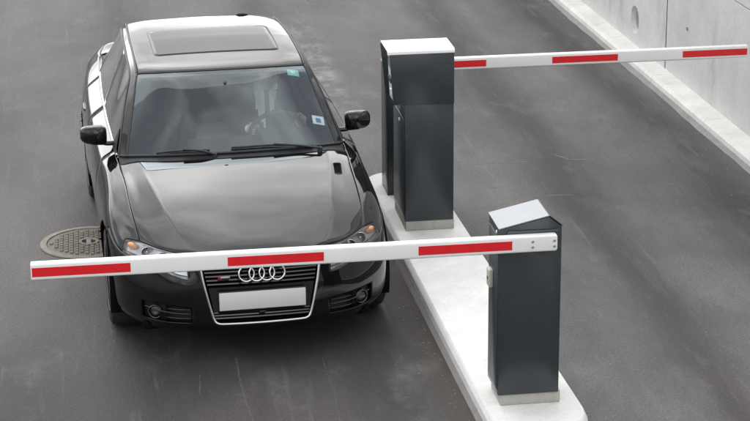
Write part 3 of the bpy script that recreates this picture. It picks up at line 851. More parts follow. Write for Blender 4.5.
    for k in range(5):
        for i in range(6):
            nm = 'boot_lid' if k < 2 else 'rear_bumper'
            if k == 0 and i >= 4: nm = 'tail_light'
            if k == 1 and i >= 4: nm = 'rear_quarter'
            add((G('R', k, i), G('R', k, i+1), G('R', k+1, i+1), G('R', k+1, i)), nm)
    cr = {}
    def line(keys, w):
        for a, b in zip(keys, keys[1:]): cr[(G(*a), G(*b))] = w
    line([('T', j, 3) for j in range(0, 6)], .85)
    line([('T', 0, i) for i in range(0, 7)], .3)
    line([('T', j, 6) for j in range(3, 14)], .35)
    line([('S', 4, j) for j in range(2, 12)], .4)
    line([('F', 1, i) for i in range(3, 7)], .45)
    line([('F', 4, i) for i in range(0, 7)], .4)
    line([('F', 3, i) for i in range(2, 6)], .4)
    # mirror
    n = len(pts); mir = {}
    allp = list(pts)
    for i, p in enumerate(pts):
        if abs(p[0]) < 1e-9: mir[i] = i
        else: mir[i] = len(allp); allp.append((-p[0], p[1], p[2]))
    for f, m_ in list(zip(faces, fm)):
        faces.append(tuple(mir[i] for i in f)[::-1]); fm.append(m_)
    for (a, b), w in list(cr.items()): cr[(mir[a], mir[b])] = w
    V, Fc, Mi = subdivide_cage(allp, faces, fm, cr, 3)
    # wheel arches
    keep = []; removed_v = set()
    for fi, f in enumerate(Fc):
        c = sum((V[i] for i in f), Vector())/len(f); kill = False
        for u, z in WH:
            if abs(c.x) > .62 and math.hypot(c.y-u, c.z-z) < ARCH and c.z < .8: kill = True
            if abs(c.x) > .60 and abs(c.y-u) < ARCH*.9 and c.z < .3: kill = True
        if kill: removed_v.update(f)
        else: keep.append(fi)
    kept_v = set(i for fi in keep for i in Fc[fi])
    for i in removed_v & kept_v:
        for u, z in WH:
            d = Vector((V[i].y-u, V[i].z-z))
            if d.length < ARCH+.1 and V[i].z > .22:
                d.normalize(); V[i].y = u+d.x*ARCH; V[i].z = z+d.y*ARCH
    groups = {}
    for fi in keep:
        c = sum((V[i] for i in Fc[fi]), Vector())
        nm = N[Mi[fi]]; side = 0
        if nm not in ('hood', 'front_bumper', 'boot_lid', 'rear_bumper'): side = 1 if c.x > 0 else -1
        groups.setdefault((nm, side), []).append(fi)
    mats = {'headlight_lens': M['lens'], 'intake': M['black'], 'tail_light': M['taillamp'], 'sill': M['paint'], 'fog_bezel': M['black']}
    out = {}
    for (nm, side), sel in groups.items():
        if nm in ('headlight_lens', 'intake', 'fog_bezel'): out[(nm, side)] = sel; continue
        out[(nm, side)] = split_panel(nm, V, Fc, sel, mats.get(nm, M['paint']), .0022, .012)
    # dark inner shell behind the panel gaps
    nrm = [Vector() for _ in V]
    for fi in keep:
        f = Fc[fi]; nn = (V[f[1]]-V[f[0]]).cross(V[f[2]]-V[f[0]])
        if nn.length > 0:
            for i in f: nrm[i] += nn
    Vs = [v - (n_.normalized()*.022 if n_.length > 0 else Vector()) for v, n_ in zip(V, nrm)]
    sel = [fi for fi in keep if N[Mi[fi]] not in ('headlight_lens', 'intake', 'fog_bezel')]
    split_panel('inner_shell', Vs, Fc, sel, M['void'], 0, 0)
    return V, Fc, out, nrm

BV, BF, BG, BN = build_body()

# --- headlights
for side in (-1, 1):
    sel = BG[('headlight_lens', side)]
    hl = empty('headlight', (0, 0, 0), 0, car)
    split_panel('lens', BV, BF, sel, M['lens'], .003, 0, hl)
    Vb = [v - (n_.normalized()*.060 if n_.length else Vector()) for v, n_ in zip(BV, BN)]
    # recessed bowl: the lens outline offset inwards, joined with side walls
    bv = []; 
    h = split_panel('housing', [Vector((v.x*.995, v.y+.055, v.z)) for v in BV], BF, sel, M['lampgrey'], .004, 0, hl)
    # surround between lens edge and housing
    cnt = {}
    for fi in sel:
        f = BF[fi]
        for i in range(len(f)):
            k = tuple(sorted((f[i], f[(i+1) % len(f)]))); cnt[k] = cnt.get(k, 0)+1
    vv = []; ff = []
    for (a, b), c in cnt.items():
        if c == 1:
            k = len(vv)
            A, B = BV[a], BV[b]
            vv += [A+Vector((0, .002, 0)), B+Vector((0, .002, 0)), Vector((B.x*.995, B.y+.056, B.z)), Vector((A.x*.995, A.y+.056, A.z))]; ff.append((k, k+1, k+2, k+3))
    mobj('surround', vv, ff, M['lampgrey'], hl)
    for cx_, cu, cz, r in ((.475, .190, .625, .050), (.570, .262, .640, .044), (.655, .365, .655, .034)):
        lathe('reflector', [(r, -.018), (r*.97, -.020), (r*.92, -.010), (r*.6, .012), (r*.2, .016)], M['chrome'], hl, 28, 'y', (side*cx_, cu+.012, cz), closed=False)
        lathe('bulb', [(.0, -.022), (r*.26, -.018), (r*.34, -.006), (r*.34, .014)], M['lens'] if False else M['satin'], hl, 16, 'y', (side*cx_, cu+.012, cz), closed=False)
    # amber indicator at the outer end
    bm = bmesh.new(); bmesh.ops.create_uvsphere(bm, u_segments=20, v_segments=12, radius=1)
    for v in bm.verts: v.co = Vector((side*.735+v.co.x*.033, .474+v.co.y*.026+side*v.co.x*.026, .664+v.co.z*.021))
    bmobj('indicator', bm, M['amber'], hl, True)
    tube('trim', catmull([(side*.425, .165, .680), (side*.50, .225, .683), (side*.60, .315, .687), (side*.69, .44, .691)], 6), .005, M['satin'], hl, 6)

# --- lower intakes and fog lamps
for side in (-1, 1):
    for nm in ('intake', 'fog_bezel'):
        sel = BG[(nm, side)]
        Vi = [v+Vector((0, .040, 0)) for v in BV]
        p = split_panel(nm, Vi, BF, sel, M['black'], 0, 0)
        cnt = {}
        for fi in sel:
            f = BF[fi]
            for i in range(len(f)):
                k = tuple(sorted((f[i], f[(i+1) % len(f)]))); cnt[k] = cnt.get(k, 0)+1
        vv = []; ff = []
        for (a, b), c in cnt.items():
            if c == 1:
                k = len(vv); vv += [BV[a], BV[b], BV[b]+Vector((0, .041, 0)), BV[a]+Vector((0, .041, 0))]; ff.append((k, k+1, k+2, k+3))
        mobj('intake_edge', vv, ff, M['blackgloss'], p)
    for q in range(3):
        z = .302+q*.028
        tube('intake_bar', catmull([(side*.425, .108, z), (side*.50, .128, z), (side*.57, .168, z)], 5), .0045, M['blackgloss'], car, 6)
    tube('intake_trim', catmull([(side*.44, .098, .335), (side*.52, .122, .338), (side*.60, .172, .342), (side*.69, .262, .35)], 6), .004, M['satin'] if False else M['blackgloss'], car, 6)
    fog = empty('fog_lamp', (side*.635, .205, .325), math.radians(side*24), car)
    lathe('bezel', [(.044, .03), (.044, .004), (.040, .0), (.036, .004), (.035, .02)], M['blackgloss'], fog, 32, 'y', closed=False)
    lathe('reflector', [(.035, .010), (.024, .020), (.010, .025), (.001, .025)], M['darksteel'], fog, 28, 'y', closed=False)
    lathe('lens', [(.001, -.002), (.018, .0), (.030, .004), (.035, .010)], M['lens'], fog, 28, 'y', closed=False)

# --- grille
gr = empty('grille', (0, .06, .48), 0, car)
def gp(x, u, z): return (x, u-.06, z-.48)
def gx(z):   # half width of the opening at height z
    t = (z-.278)/(.69-.278); return .282+(.362-.282)*t
def gu(x, z): # surface of the grille plane
    t = (z-.278)/(.69-.278); return .046+.085*t*t*.55+ .10*(x*x)
mobj('backing', [gp(-.37, .20, .70), gp(.37, .20, .70), gp(.30, .15, .26), gp(-.30, .15, .26)], [(0, 1, 2, 3)], M['void'], gr)
zs = [.660, .636, .612, .588, .564, .540, .516]
for z in zs + [.340, .322, .304]:
    w = gx(z)-.004; pts = [gp(-w+2*w*t/10, gu(-w+2*w*t/10, z)+.012, z) for t in range(11)]
    v = []; f = []
    for p in pts:
        x, u, zz = p; v += [(x, u, zz+.0065), (x, u-.004, zz), (x, u, zz-.0045), (x, u+.03, zz-.002), (x, u+.03, zz+.009)]
    for i in range(10):
        for q in range(5): f.append((i*5+q, i*5+(q+1) % 5, i*5+5+(q+1) % 5, i*5+5+q))
    mobj('grille_bar', v, f, M['blackgloss'], gr)
# plate carrier
v = []; f = []
for t in range(9):
    for z in (.352, .500):
        w = gx(z)-.006; x = -w+2*w*t/8; v.append(gp(x, gu(x, z)+.004, z))
for t in range(8): f.append((2*t, 2*t+2, 2*t+3, 2*t+1))
pc = mobj('plate_carrier', v, f, M['blackgloss'], gr); s_ = pc.modifiers.new('s', 'SOLIDIFY'); s_.thickness = .02; s_.offset = -1
fpts = [(-.366, .128, .695), (-.358, .108, .62), (-.345, .088, .53), (-.325, .072, .44), (-.304, .058, .35), (-.291, .051, .305), (-.272, .045, .283), (-.22, .041, .276), (0, .036, .274)]
fpts = fpts + [(-x, u, z) for x, u, z in fpts[-2::-1]]
tube('frame', [gp(*p) for p in catmull(fpts, 5)], .0085, M['satin'], gr, 8)
tube('top_trim', [gp(*p) for p in catmull([(-.366, .128, .693), (-.25, .095, .694), (0, .080, .695), (.25, .095, .694), (.366, .128, .693)], 6)], .006, M['satin'], gr, 8)
em = empty('ring_emblem', gp(0, .040, .588), 0, gr)
em.rotation_euler = (math.radians(-12), 0, 0)
for k in range(4):
    cx_ = (k-1.5)*.0615
    tube('ring', [(cx_+.0455*math.cos(2*math.pi*t/40), (-.006 if k % 2 else -.002), .0455*math.sin(2*math.pi*t/40)) for t in range(40)], .0058, M['chrome'], em, 8, True)
bd = box('badge', -.252, -.190, -.016, -.009, .083, .097, M['satin'], gr, .002)
box('badge_mark', -.262, -.246, -.018, -.010, .082, .098, M['reddot'], gr, .001)
pl = empty('number_plate', (0, .028, .424), 0, car); pl.rotation_euler = (math.radians(-3), 0, 0)
box('surround', -.266, .266, 0, .012, -.061, .061, M['black'], pl, .004)
box('plate', -.260, .260, -.004, .001, -.055, .055, M['plate'], pl, .0015)
box('tow_cover', -.02, .02, .028, .05, .338, .350, M['blackgloss'], car, .003)

# --- greenhouse
GHN = ['windscreen', 'roof', 'rear_window', 'side_rail', 'front_side_window', 'door_pillar', 'rear_side_window', 'rear_pillar']
def build_greenhouse():
    rows = [
     [(0, 1.305, .962), (.25, 1.315, .961), (.48, 1.355, .954), (.692, 1.43, .942), (.742, 1.48, .934), (.752, 1.53, .931)],
     [(0, 1.49, 1.112), (.25, 1.50, 1.110), (.465, 1.545, 1.099), (.650, 1.615, 1.083), (.702, 1.655, 1.072), (.757, 1.74, .937)],
     [(0, 1.69, 1.258), (.24, 1.70, 1.255), (.44, 1.745, 1.243), (.606, 1.805, 1.226), (.658, 1.855, 1.206), (.762, 1.94, .946)],
     [(0, 1.885, 1.374), (.235, 1.895, 1.372), (.42, 1.93, 1.364), (.565, 1.99, 1.349), (.612, 2.05, 1.318), (.766, 2.14, .953)],
     [(0, 2.15, 1.414), (.24, 2.155, 1.412), (.435, 2.175, 1.406), (.566, 2.215, 1.388), (.608, 2.27, 1.352), (.769, 2.34, .958)],
     [(0, 2.55, 1.430), (.24, 2.55, 1.428), (.44, 2.55, 1.421), (.564, 2.56, 1.404), (.604, 2.57, 1.368), (.770, 2.58, .966)],
     [(0, 2.68, 1.431), (.24, 2.68, 1.429), (.44, 2.68, 1.422), (.564, 2.68, 1.405), (.604, 2.68, 1.368), (.770, 2.68, .968)],
     [(0, 3.00, 1.428), (.24, 3.00, 1.426), (.43, 3.00, 1.419), (.558, 2.98, 1.400), (.598, 2.97, 1.362), (.766, 3.00, .977)],
     [(0, 3.43, 1.398), (.23, 3.42, 1.395), (.41, 3.41, 1.390), (.543, 3.39, 1.372), (.582, 3.41, 1.330), (.751, 3.50, .992)],
     [(0, 3.74, 1.232), (.22, 3.73, 1.230), (.41, 3.70, 1.218), (.560, 3.65, 1.192), (.606, 3.64, 1.172), (.734, 3.77, .998)],
     [(0, 4.03, 1.035), (.22, 4.03, 1.033), (.43, 4.02, 1.026), (.61, 3.97, 1.015), (.665, 3.95, 1.010), (.716, 4.03, .989)]]
    W = 6; pts = [p for r in rows for p in r]; faces = []; fm = []
    for r in range(10):
        for c in range(5):
            if c < 3: nm = 'windscreen' if r < 3 else 'roof' if r < 8 else 'rear_window'
            elif c == 3: nm = 'side_rail'
            else: nm = 'front_side_window' if r < 5 else 'door_pillar' if r == 5 else 'rear_side_window' if r < 8 else 'rear_pillar'
            faces.append((r*W+c, r*W+c+1, (r+1)*W+c+1, (r+1)*W+c)); fm.append(GHN.index(nm))
    cr = {}
    for r in range(10):
        cr[(r*W+3, (r+1)*W+3)] = .55; cr[(r*W+4, (r+1)*W+4)] = .9 if r < 8 else .4
    for c in range(3): cr[(3*W+c, 3*W+c+1)] = .25; cr[(8*W+c, 8*W+c+1)] = .4
    allp = list(pts); mir = {}
    for i, p in enumerate(pts):
        if abs(p[0]) < 1e-9: mir[i] = i
        else: mir[i] = len(allp); allp.append((-p[0], p[1], p[2]))
    for f, m_ in list(zip(faces, fm)): faces.append(tuple(mir[i] for i in f)[::-1]); fm.append(m_)
    for (a, b), w in list(cr.items()): cr[(mir[a], mir[b])] = w
    V, Fc, Mi = subdivide_cage(allp, faces, fm, cr, 3)
    g = {}
    for fi, f in enumerate(Fc):
        c = sum((V[i] for i in f), Vector()); nm = GHN[Mi[fi]]
        side = 0 if nm in ('windscreen', 'roof', 'rear_window') else (1 if c.x > 0 else -1)
        g.setdefault((nm, side), []).append(fi)
    mats = {'windscreen': M['glass'], 'roof': M['paint'], 'rear_window': M['sideglass'], 'side_rail': M['paint'], 'front_side_window': M['sideglass'], 'door_pillar': M['blackgloss'], 'rear_side_window': M['sideglass'], 'rear_pillar': M['paint']}
    for (nm, side), sel in g.items():
        gl = 'window' in nm or nm == 'windscreen'
        split_panel(nm, V, Fc, sel, mats[nm], .0015 if not gl else 0, 0 if gl else .014)
    # lining under the roof
    sel = g[('roof', 0)]
    split_panel('roof_lining', [v-Vector((0, 0, .030)) for v in V], Fc, sel, M['roofliner'], 0, 0)
    return V, Fc, g, rows
GV, GF, GG, GROWS = build_greenhouse()
gh_bvh = BVHTree.FromPolygons(GV, GF)
roof_bvh = BVHTree.FromPolygons(GV, [GF[i] for i in GG[('roof', 0)]])
ws_bvh = BVHTree.FromPolygons(GV, [GF[i] for i in GG[('windscreen', 0)]])
hood_bvh = BVHTree.FromPolygons(BV, BF)
def snap(pts, bvh=None, off=0.):
    out = []
    for p in pts:
        q = (bvh or gh_bvh).find_nearest(Vector(p)); n = q[1] if q[1].z > 0 or abs(q[1].z) < .1 else -q[1]
        out.append(q[0]+n*off)
    return out
for s in (-1, 1):
    L = lambda c, r0, r1: [(s*GROWS[r][c][0], GROWS[r][c][1], GROWS[r][c][2]) for r in range(r0, r1+1)]
    tube('roof_moulding', snap(catmull(L(3, 3, 8), 6), None, .001), .007, M['black'], car, 6)
    tube('windscreen_seal', snap(catmull(L(3, 0, 3), 6), None, .001), .007, M['black'], car, 6)
    tube('belt_trim', snap(catmull(L(5, 0, 8), 6), None, .0), .0055, M['satin'], car, 8)
    tube('window_seal', snap(catmull(L(4, 0, 8), 6), None, .0), .008, M['black'], car, 6)
    tube('window_trim', [p+Vector((s*.004, 0, -.010)) for p in snap(catmull(L(4, 0, 8), 6), None, .0)], .004, M['satin'], car, 6)
    tube('rear_glass_seal', snap(catmull(L(3, 8, 10), 6), None, .001), .007, M['black'], car, 6)
    mobj('mirror_triangle', [(s*.756, 1.55, .940), (s*.756, 1.76, .944), (s*.712, 1.70, 1.055), (s*.764, 1.55, .935), (s*.766, 1.76, .940), (s*.716, 1.70, 1.062)], [(0, 1, 2), (3, 5, 4), (0, 2, 5, 3), (1, 4, 5, 2)], M['black'], car)
W0 = GROWS[0]; TOPR = GROWS[3]
row = lambda R: [(-x, u, z) for x, u, z in R[3:0:-1]] + [R[0]] + [R[i] for i in (1, 2, 3)]
tube('windscreen_header', snap(catmull(row(TOPR), 6), None, .001), .006, M['black'], car, 6)
# cowl between hood and glass
hoodrow = [(.738, 1.40, .912), (.69, 1.37, .922), (.612, 1.33, .936), (.46, 1.29, .941), (.23, 1.26, .947), (0, 1.255, .948)]
hr = catmull([(-x, u, z) for x, u, z in hoodrow] + hoodrow[-2::-1], 4)
w0r = catmull([(-.742, 1.48, .934)] + row(W0) + [(.742, 1.48, .934)], 4)
def resample(p, n):
    d = [0]
    for a, b in zip(p, p[1:]): d.append(d[-1]+(b-a).length)
    out = []
    for k in range(n):
        t = d[-1]*k/(n-1); i = max(j for j in range(len(d)) if d[j] <= t+1e-9); i = min(i, len(p)-2)
        f = (t-d[i])/max(1e-9, d[i+1]-d[i]); out.append(p[i].lerp(p[i+1], min(1, f)))
    return out
A = resample(hr, 31); B = resample(w0r, 31)
grid_obj('cowl_panel', [[a+Vector((0, -.03, -.022)) for a in A], [a.lerp(b, .5)+Vector((0, 0, -.012)) for a, b in zip(A, B)], [b+Vector((0, .03, .012)) for b in B]], M['black'], car)
tube('windscreen_base_seal', [b+Vector((0, .004, .004)) for b in B], .009, M['black'], car, 6)
# black print band along the lower glass edge
def ws(x, t, off=.004):
    """point on the windscreen: x lateral, t 0..1 up the glass"""
    y = 1.305+t*.58; r = ws_bvh.ray_cast(Vector((x, y+.12*abs(x)**1.5, 2.0)), Vector((0, 0, -1)))
    if r[0] is None: r = ws_bvh.find_nearest(Vector((x, y, 1.0+t*.4)))
    n = r[1] if r[1].z > 0 else -r[1]
    return r[0]+n*off
# wipers
def wiper(px, tip, mid):
    w = empty('wiper', (px, 1.30, .955), 0, car)
    o0 = Vector((px, 1.30, .955))
    a = [Vector((px, 1.290, .965)), ws(px+(mid-px)*.45, .010, .026), ws(mid, .034, .024)]
    tube('arm', [p-o0 for p in catmull(a, 6)], .008, M['black'], w, 6)
    n = 14; x0, x1 = mid-(tip-mid), tip
    bl = [ws(x0+(x1-x0)*t/n, .022+.022*(t/n), .014) for t in range(n+1)]
    tube('blade', [p-o0 for p in bl], .006, M['black'], w, 6, ry=.008)
    lathe('pivot', [(.0, .016), (.014, .014), (.017, 0), (.017, -.03)], M['black'], w, 16, 'z', closed=False)
wiper(.10, -.44, -.12) if False else None
wiper(-.13, -.50, -.33)
wiper(.56, -.02, .26)
# washer/vent slit on the hood as seen behind the right headlight side
hv = [(.640, 1.25, 0), (.642, 1.13, 0)]
# sunroof
def roof_pt(x, u, off):
    r = roof_bvh.ray_cast(Vector((x, u, 2)), Vector((0, 0, -1)))
    return r[0]+Vector((0, 0, off)) if r[0] else Vector((x, u, 1.42+off))
def roof_patch(name, x1, u0, u1, rad, off, mat, n=24):
    ol = rounded_poly([(-x1, u0), (x1, u0), (x1, u1), (-x1, u1)], (rad,)*4, 6)
    ol3 = resample([p.to_3d() for p in ol]+[ol[0].to_3d()], 97)[:-1]; ol = [Vector((p.x, p.y)) for p in ol3]
    bm = bmesh.new(); cx_, cu = 0, (u0+u1)/2
    rings = []
    for s in (1, .99, .92, .84, .76, .68, .6, .5, .4, .3, .2, .1):
        rings.append([bm.verts.new(roof_pt(cx_+(p.x-cx_)*s, cu+(p.y-cu)*s, off if s < 1 else off-.004)) for p in ol])
    m = len(ol)
    for a, b in zip(rings, rings[1:]):
        for i in range(m): bm.faces.new((a[i], a[(i+1) % m], b[(i+1) % m], b[i]))
    cvt = bm.verts.new(roof_pt(cx_, cu, off))
    for i in range(m): bm.faces.new((rings[-1][i], rings[-1][(i+1) % m], cvt))
    return bmobj(name, bm, mat, car, True)
roof_patch('sunroof_seal', .435, 2.20, 2.90, .05, .0015, M['black'])
roof_patch('sunroof', .427, 2.208, 2.892, .046, .0040, M['darkglass'])
# flat black stub for the small mark near the rear edge of the roof
ae = empty('roof_mark', roof_pt(.31, 3.36, 0), 0, car)
tube('base', [(-.045, .0, .001), (-.02, .006, .005), (.01, .0, .006), (.045, .008, .001)], .014, M['black'], ae, 8, radii=[.003, .011, .008, .003])


# --- door mirrors
def mirror(s):
    m = empty('door_mirror', (s*.80, 1.74, .965), 0, car)
    bm = bmesh.new()
    secs = [(.000, .050, .036, .010, .004), (.008, .070, .050, .004, .006), (.030, .080, .060, -.002, .008), (.085, .079, .062, -.004, .011), (.135, .070, .056, .0, .014), (.162, .056, .044, .010, .014), (.174, .034, .026, .018, .012)]
    rings = []; n = 20
    for d, h, dep, uo, zo in secs:
        ring = []
        for q in range(n):
            t = 2*math.pi*q/n; c, sn = math.cos(t), math.sin(t)
            e = .62
            yy = math.copysign(abs(c)**e, c); zz = math.copysign(abs(sn)**e, sn)
            if yy > 0: yy *= .55
            ring.append(bm.verts.new((s*d, uo+yy*dep, .040+zo+zz*h*.82)))
        rings.append(ring)
    for A_, B_ in zip(rings, rings[1:]):
        for q in range(n): bm.faces.new((A_[q], A_[(q+1) % n], B_[(q+1) % n], B_[q]))
    bm.faces.new(rings[0]); bm.faces.new(rings[-1])
    bmobj('housing', bm, M['paint'], m, True, .9)
    tube('stalk', catmull([(-s*.050, .00, -.012), (s*.0, -.004, -.012), (s*.045, .0, .0), (s*.07, .0, .02)], 5), .02, M['paint'], m, 10, ry=.016)
    box('mirror_glass', min(s*.022, s*.155), max(s*.022, s*.155), .036, .042, -.004, .098, M['chrome'], m, .004)
mirror(-1); mirror(1)
# door handles
for s in (-1, 1):
    for u in (2.40, 3.22):
        tube('door_handle', catmull([(s*.868, u-.10, .800), (s*.886, u-.07, .803), (s*.889, u, .806), (s*.886, u+.07, .808), (s*.868, u+.10, .808)], 4), .009, M['paint'], car, 8, ry=.014)

# --- wheels
def wheel(x, u, s):
    w = empty('wheel', (x, u, .317), 0, car)
    tp = [(.215, -.105), (.235, -.112), (.285, -.114), (.306, -.102), (.314, -.085), (.317, -.04), (.317, .04), (.314, .085), (.306, .102), (.285, .114), (.235, .112), (.215, .105)]
    lathe('tyre', tp, M['rubber'], w, 56, 'x', closed=False)
    rim = lathe('rim', [(.216, .108), (.224, .112), (.222, .104), (.205, .095), (.200, .02), (.200, -.10)], M['rim'], w, 48, 'x', flip=s, closed=False)
    lathe('brake_disc', [(.02, .02), (.150, .02), (.150, .0)], M['darksteel'], w, 36, 'x', flip=s, closed=False)
    bm = bmesh.new()
    for k in range(10):
        a = 2*math.pi*k/10; da = .085
        inner = .035; 
        prof = [(inner, .085, .055), (.12, .10, .050), (.205, .098, .055)]
        pv = []
        for r, ax, wd in prof:
            for sg in (-1, 1):
                ang = a+sg*wd*.35/r*.6
                pv.append(bm.verts.new((s*ax, r*math.cos(ang), r*math.sin(ang))))
            for sg in (-1, 1):
                ang = a+sg*wd*.35/r*.45
                pv.append(bm.verts.new((s*(ax-.03), r*math.cos(ang), r*math.sin(ang))))
        for q in range(2):
            o_ = q*4
            bm.faces.new((pv[o_], pv[o_+1], pv[o_+5], pv[o_+4])); bm.faces.new((pv[o_], pv[o_+4], pv[o_+6], pv[o_+2])); bm.faces.new((pv[o_+1], pv[o_+3], pv[o_+7], pv[o_+5]))
    bmobj('spokes', bm, M['rim'], w, False)
    lathe('hub_cap', [(.0, .102), (.030, .100), (.038, .088), (.040, .06)], M['rim'], w, 24, 'x', flip=s, closed=False)
    # inner wheel housing
    v = []; f = []; n = 20
    for i in range(n+1):
        t = -0.12*math.pi+1.24*math.pi*i/n
        for xx in (.135*s, -.24*s): v.append((xx-.02*s, (ARCH+.006)*math.cos(t), (ARCH+.006)*math.sin(t)))
    for i in range(n): f.append((2*i, 2*i+1, 2*i+3, 2*i+2))
    k = len(v); v.append((-.26*s, 0, 0)); 
    for i in range(n): f.append((2*i+1, k, 2*i+3))
    mobj('wheel_housing', v, f, M['void'], w)
for u, z in WH:
    for s in (-1, 1): wheel(s*.765, u, s)
# underbody
box('underbody', -.70, .70, .30, 4.40, .17, .26, M['void'], car, .02)
box('front_undertray', -.55, .55, .26, .52, .205, .24, M['void'], car, .01)

# --- cabin
box('floor_pan', -.72, .72, 1.25, 3.9, .27, .33, M['dash'], car, .01)
box('bulkhead', -.70, .70, 1.30, 1.36, .33, .90, M['void'], car, .01)
# dashboard
dpr = [(1.33, .86), (1.40, .925), (1.62, .935), (1.86, .915), (1.95, .86), (1.96, .72), (1.88, .55), (1.40, .50)]
db = bmobj('dashboard', prism_bm(dpr, -.68, .68, 'x', .02, 3), M['dash'], car, True, .7)
prc = [(1.60, .936), (1.86, .918), (1.94, .885), (1.90, .940), (1.82, .965), (1.66, .960)]
bmobj('instrument_hood', prism_bm(prc, .22, .58, 'x', .012, 2), M['dash'], db, True, .7)
box('centre_console', -.12, .12, 1.88, 2.75, .33, .62, M['dash'], car, .03)
def seat(x):
    s = empty('front_seat', (x, 2.45, .33), 0, car)
    box('cushion', -.25, .25, -.28, .26, .04, .22, M['leather'], s, .06, 4)
    b = bmobj('backrest', box_bm(-.25, .25, -.07, .07, 0, .64, .055, 4), M['leather'], s, True, .8)
    b.location = (0, .22, .16); b.rotation_euler = (math.radians(-20), 0, 0)
    h = bmobj('headrest', box_bm(-.13, .13, -.045, .045, 0, .17, .04, 4), M['leather'], s, True, .8)
    h.location = (0, .46, .80); h.rotation_euler = (math.radians(-14), 0, 0)
    for q in (-.06, .06): tube('headrest_post', [(q, .43, .72), (q, .47, .84)], .006, M['satin'], s, 6)
seat(-.37); seat(.37)
rs = empty('rear_seat', (0, 3.35, .33), 0, car)
box('cushion', -.62, .62, -.35, .15, .04, .24, M['leather'], rs, .06, 4)
b = bmobj('backrest', box_bm(-.62, .62, -.07, .07, 0, .62, .055, 4), M['leather'], rs, True, .8); b.location = (0, .16, .18); b.rotation_euler = (math.radians(-20), 0, 0)
box('parcel_shelf', -.60, .60, 3.62, 4.0, .94, .965, M['dash'], car, .01)
# steering wheel
st = empty('steering_wheel', (.38, 2.065, .865), 0, car); st.rotation_euler = (math.radians(-62), 0, 0)
tube('rim', [(.187*math.cos(2*math.pi*t/48), .187*math.sin(2*math.pi*t/48), 0) for t in range(48)], .0155, M['leather'], st, 10, True)
lathe('hub', [(.0, .03), (.055, .026), (.075, .005), (.07, -.04), (.03, -.12)], M['leather'], st, 28, 'z', closed=False)
for a in (0, math.pi, -math.pi/2-.35, -math.pi/2+.35):
    tube('spoke', [(.06*math.cos(a), .06*math.sin(a), .0), (.18*math.cos(a), .18*math.sin(a), 0)], .014, M['leather'], st, 8)
# interior mirror and its arm
im = empty('interior_mirror', ws(0, .80, -.03), 0, car)
box('housing', -.115, .115, .0, .035, -.06, .0, M['black'], im, .012)
tube('stem', [(0, .01, -.01), (0, -.02, .03)], .012, M['black'], im, 8)
# stickers on the glass
def sticker(x0, x1, t0, t1, mats, off=.0025):
    v = []; n = 5
    for a in range(n):
        for b_ in range(n): v.append(ws(x0+(x1-x0)*a/(n-1), t0+(t1-t0)*b_/(n-1), off))
    f = [(a*n+b_, (a+1)*n+b_, (a+1)*n+b_+1, a*n+b_+1) for a in range(n-1) for b_ in range(n-1)]
    return mobj('sticker', v, f, mats, car)
sticker(.437, .517, .90, .985, M['sticker'], -.004); sticker(.462, .490, .925, .96, M['stickerw'], -.0025)
sticker(.555, .635, .315, .42, M['stickerw'], -.004); sticker(.578, .612, .335, .39, M['stickerb'], -.0025)

# ------------------------------------------------------------------ the driver
def skin_mesh(joints, edges, sub=2):
    me = bpy.data.meshes.new('tmp'); me.from_pydata([j[0] for j in joints], edges, []); me.update()
    ob = bpy.data.objects.new('tmp', me); C.objects.link(ob)
    md = ob.modifiers.new('skin', 'SKIN'); md.use_smooth_shade = True
    if not me.skin_vertices: 
        bm = bmesh.new(); bm.from_mesh(me); bm.verts.layers.skin.verify(); bm.to_mesh(me); bm.free()
    sv = me.skin_vertices[0].data
    for i, j in enumerate(joints):
        r = j[1]; sv[i].radius = r if isinstance(r, tuple) else (r, r); sv[i].use_root = (i == 0)
    s = ob.modifiers.new('sub', 'SUBSURF'); s.levels = sub
    bpy.context.view_layer.update()
    ev = ob.evaluated_get(bpy.context.evaluated_depsgraph_get()); em = ev.to_mesh()
    V = [v.co.copy() for v in em.vertices]; Fc = [tuple(p.vertices) for p in em.polygons]
    ev.to_mesh_clear(); bpy.data.objects.remove(ob); bpy.data.meshes.remove(me)
    return V, Fc

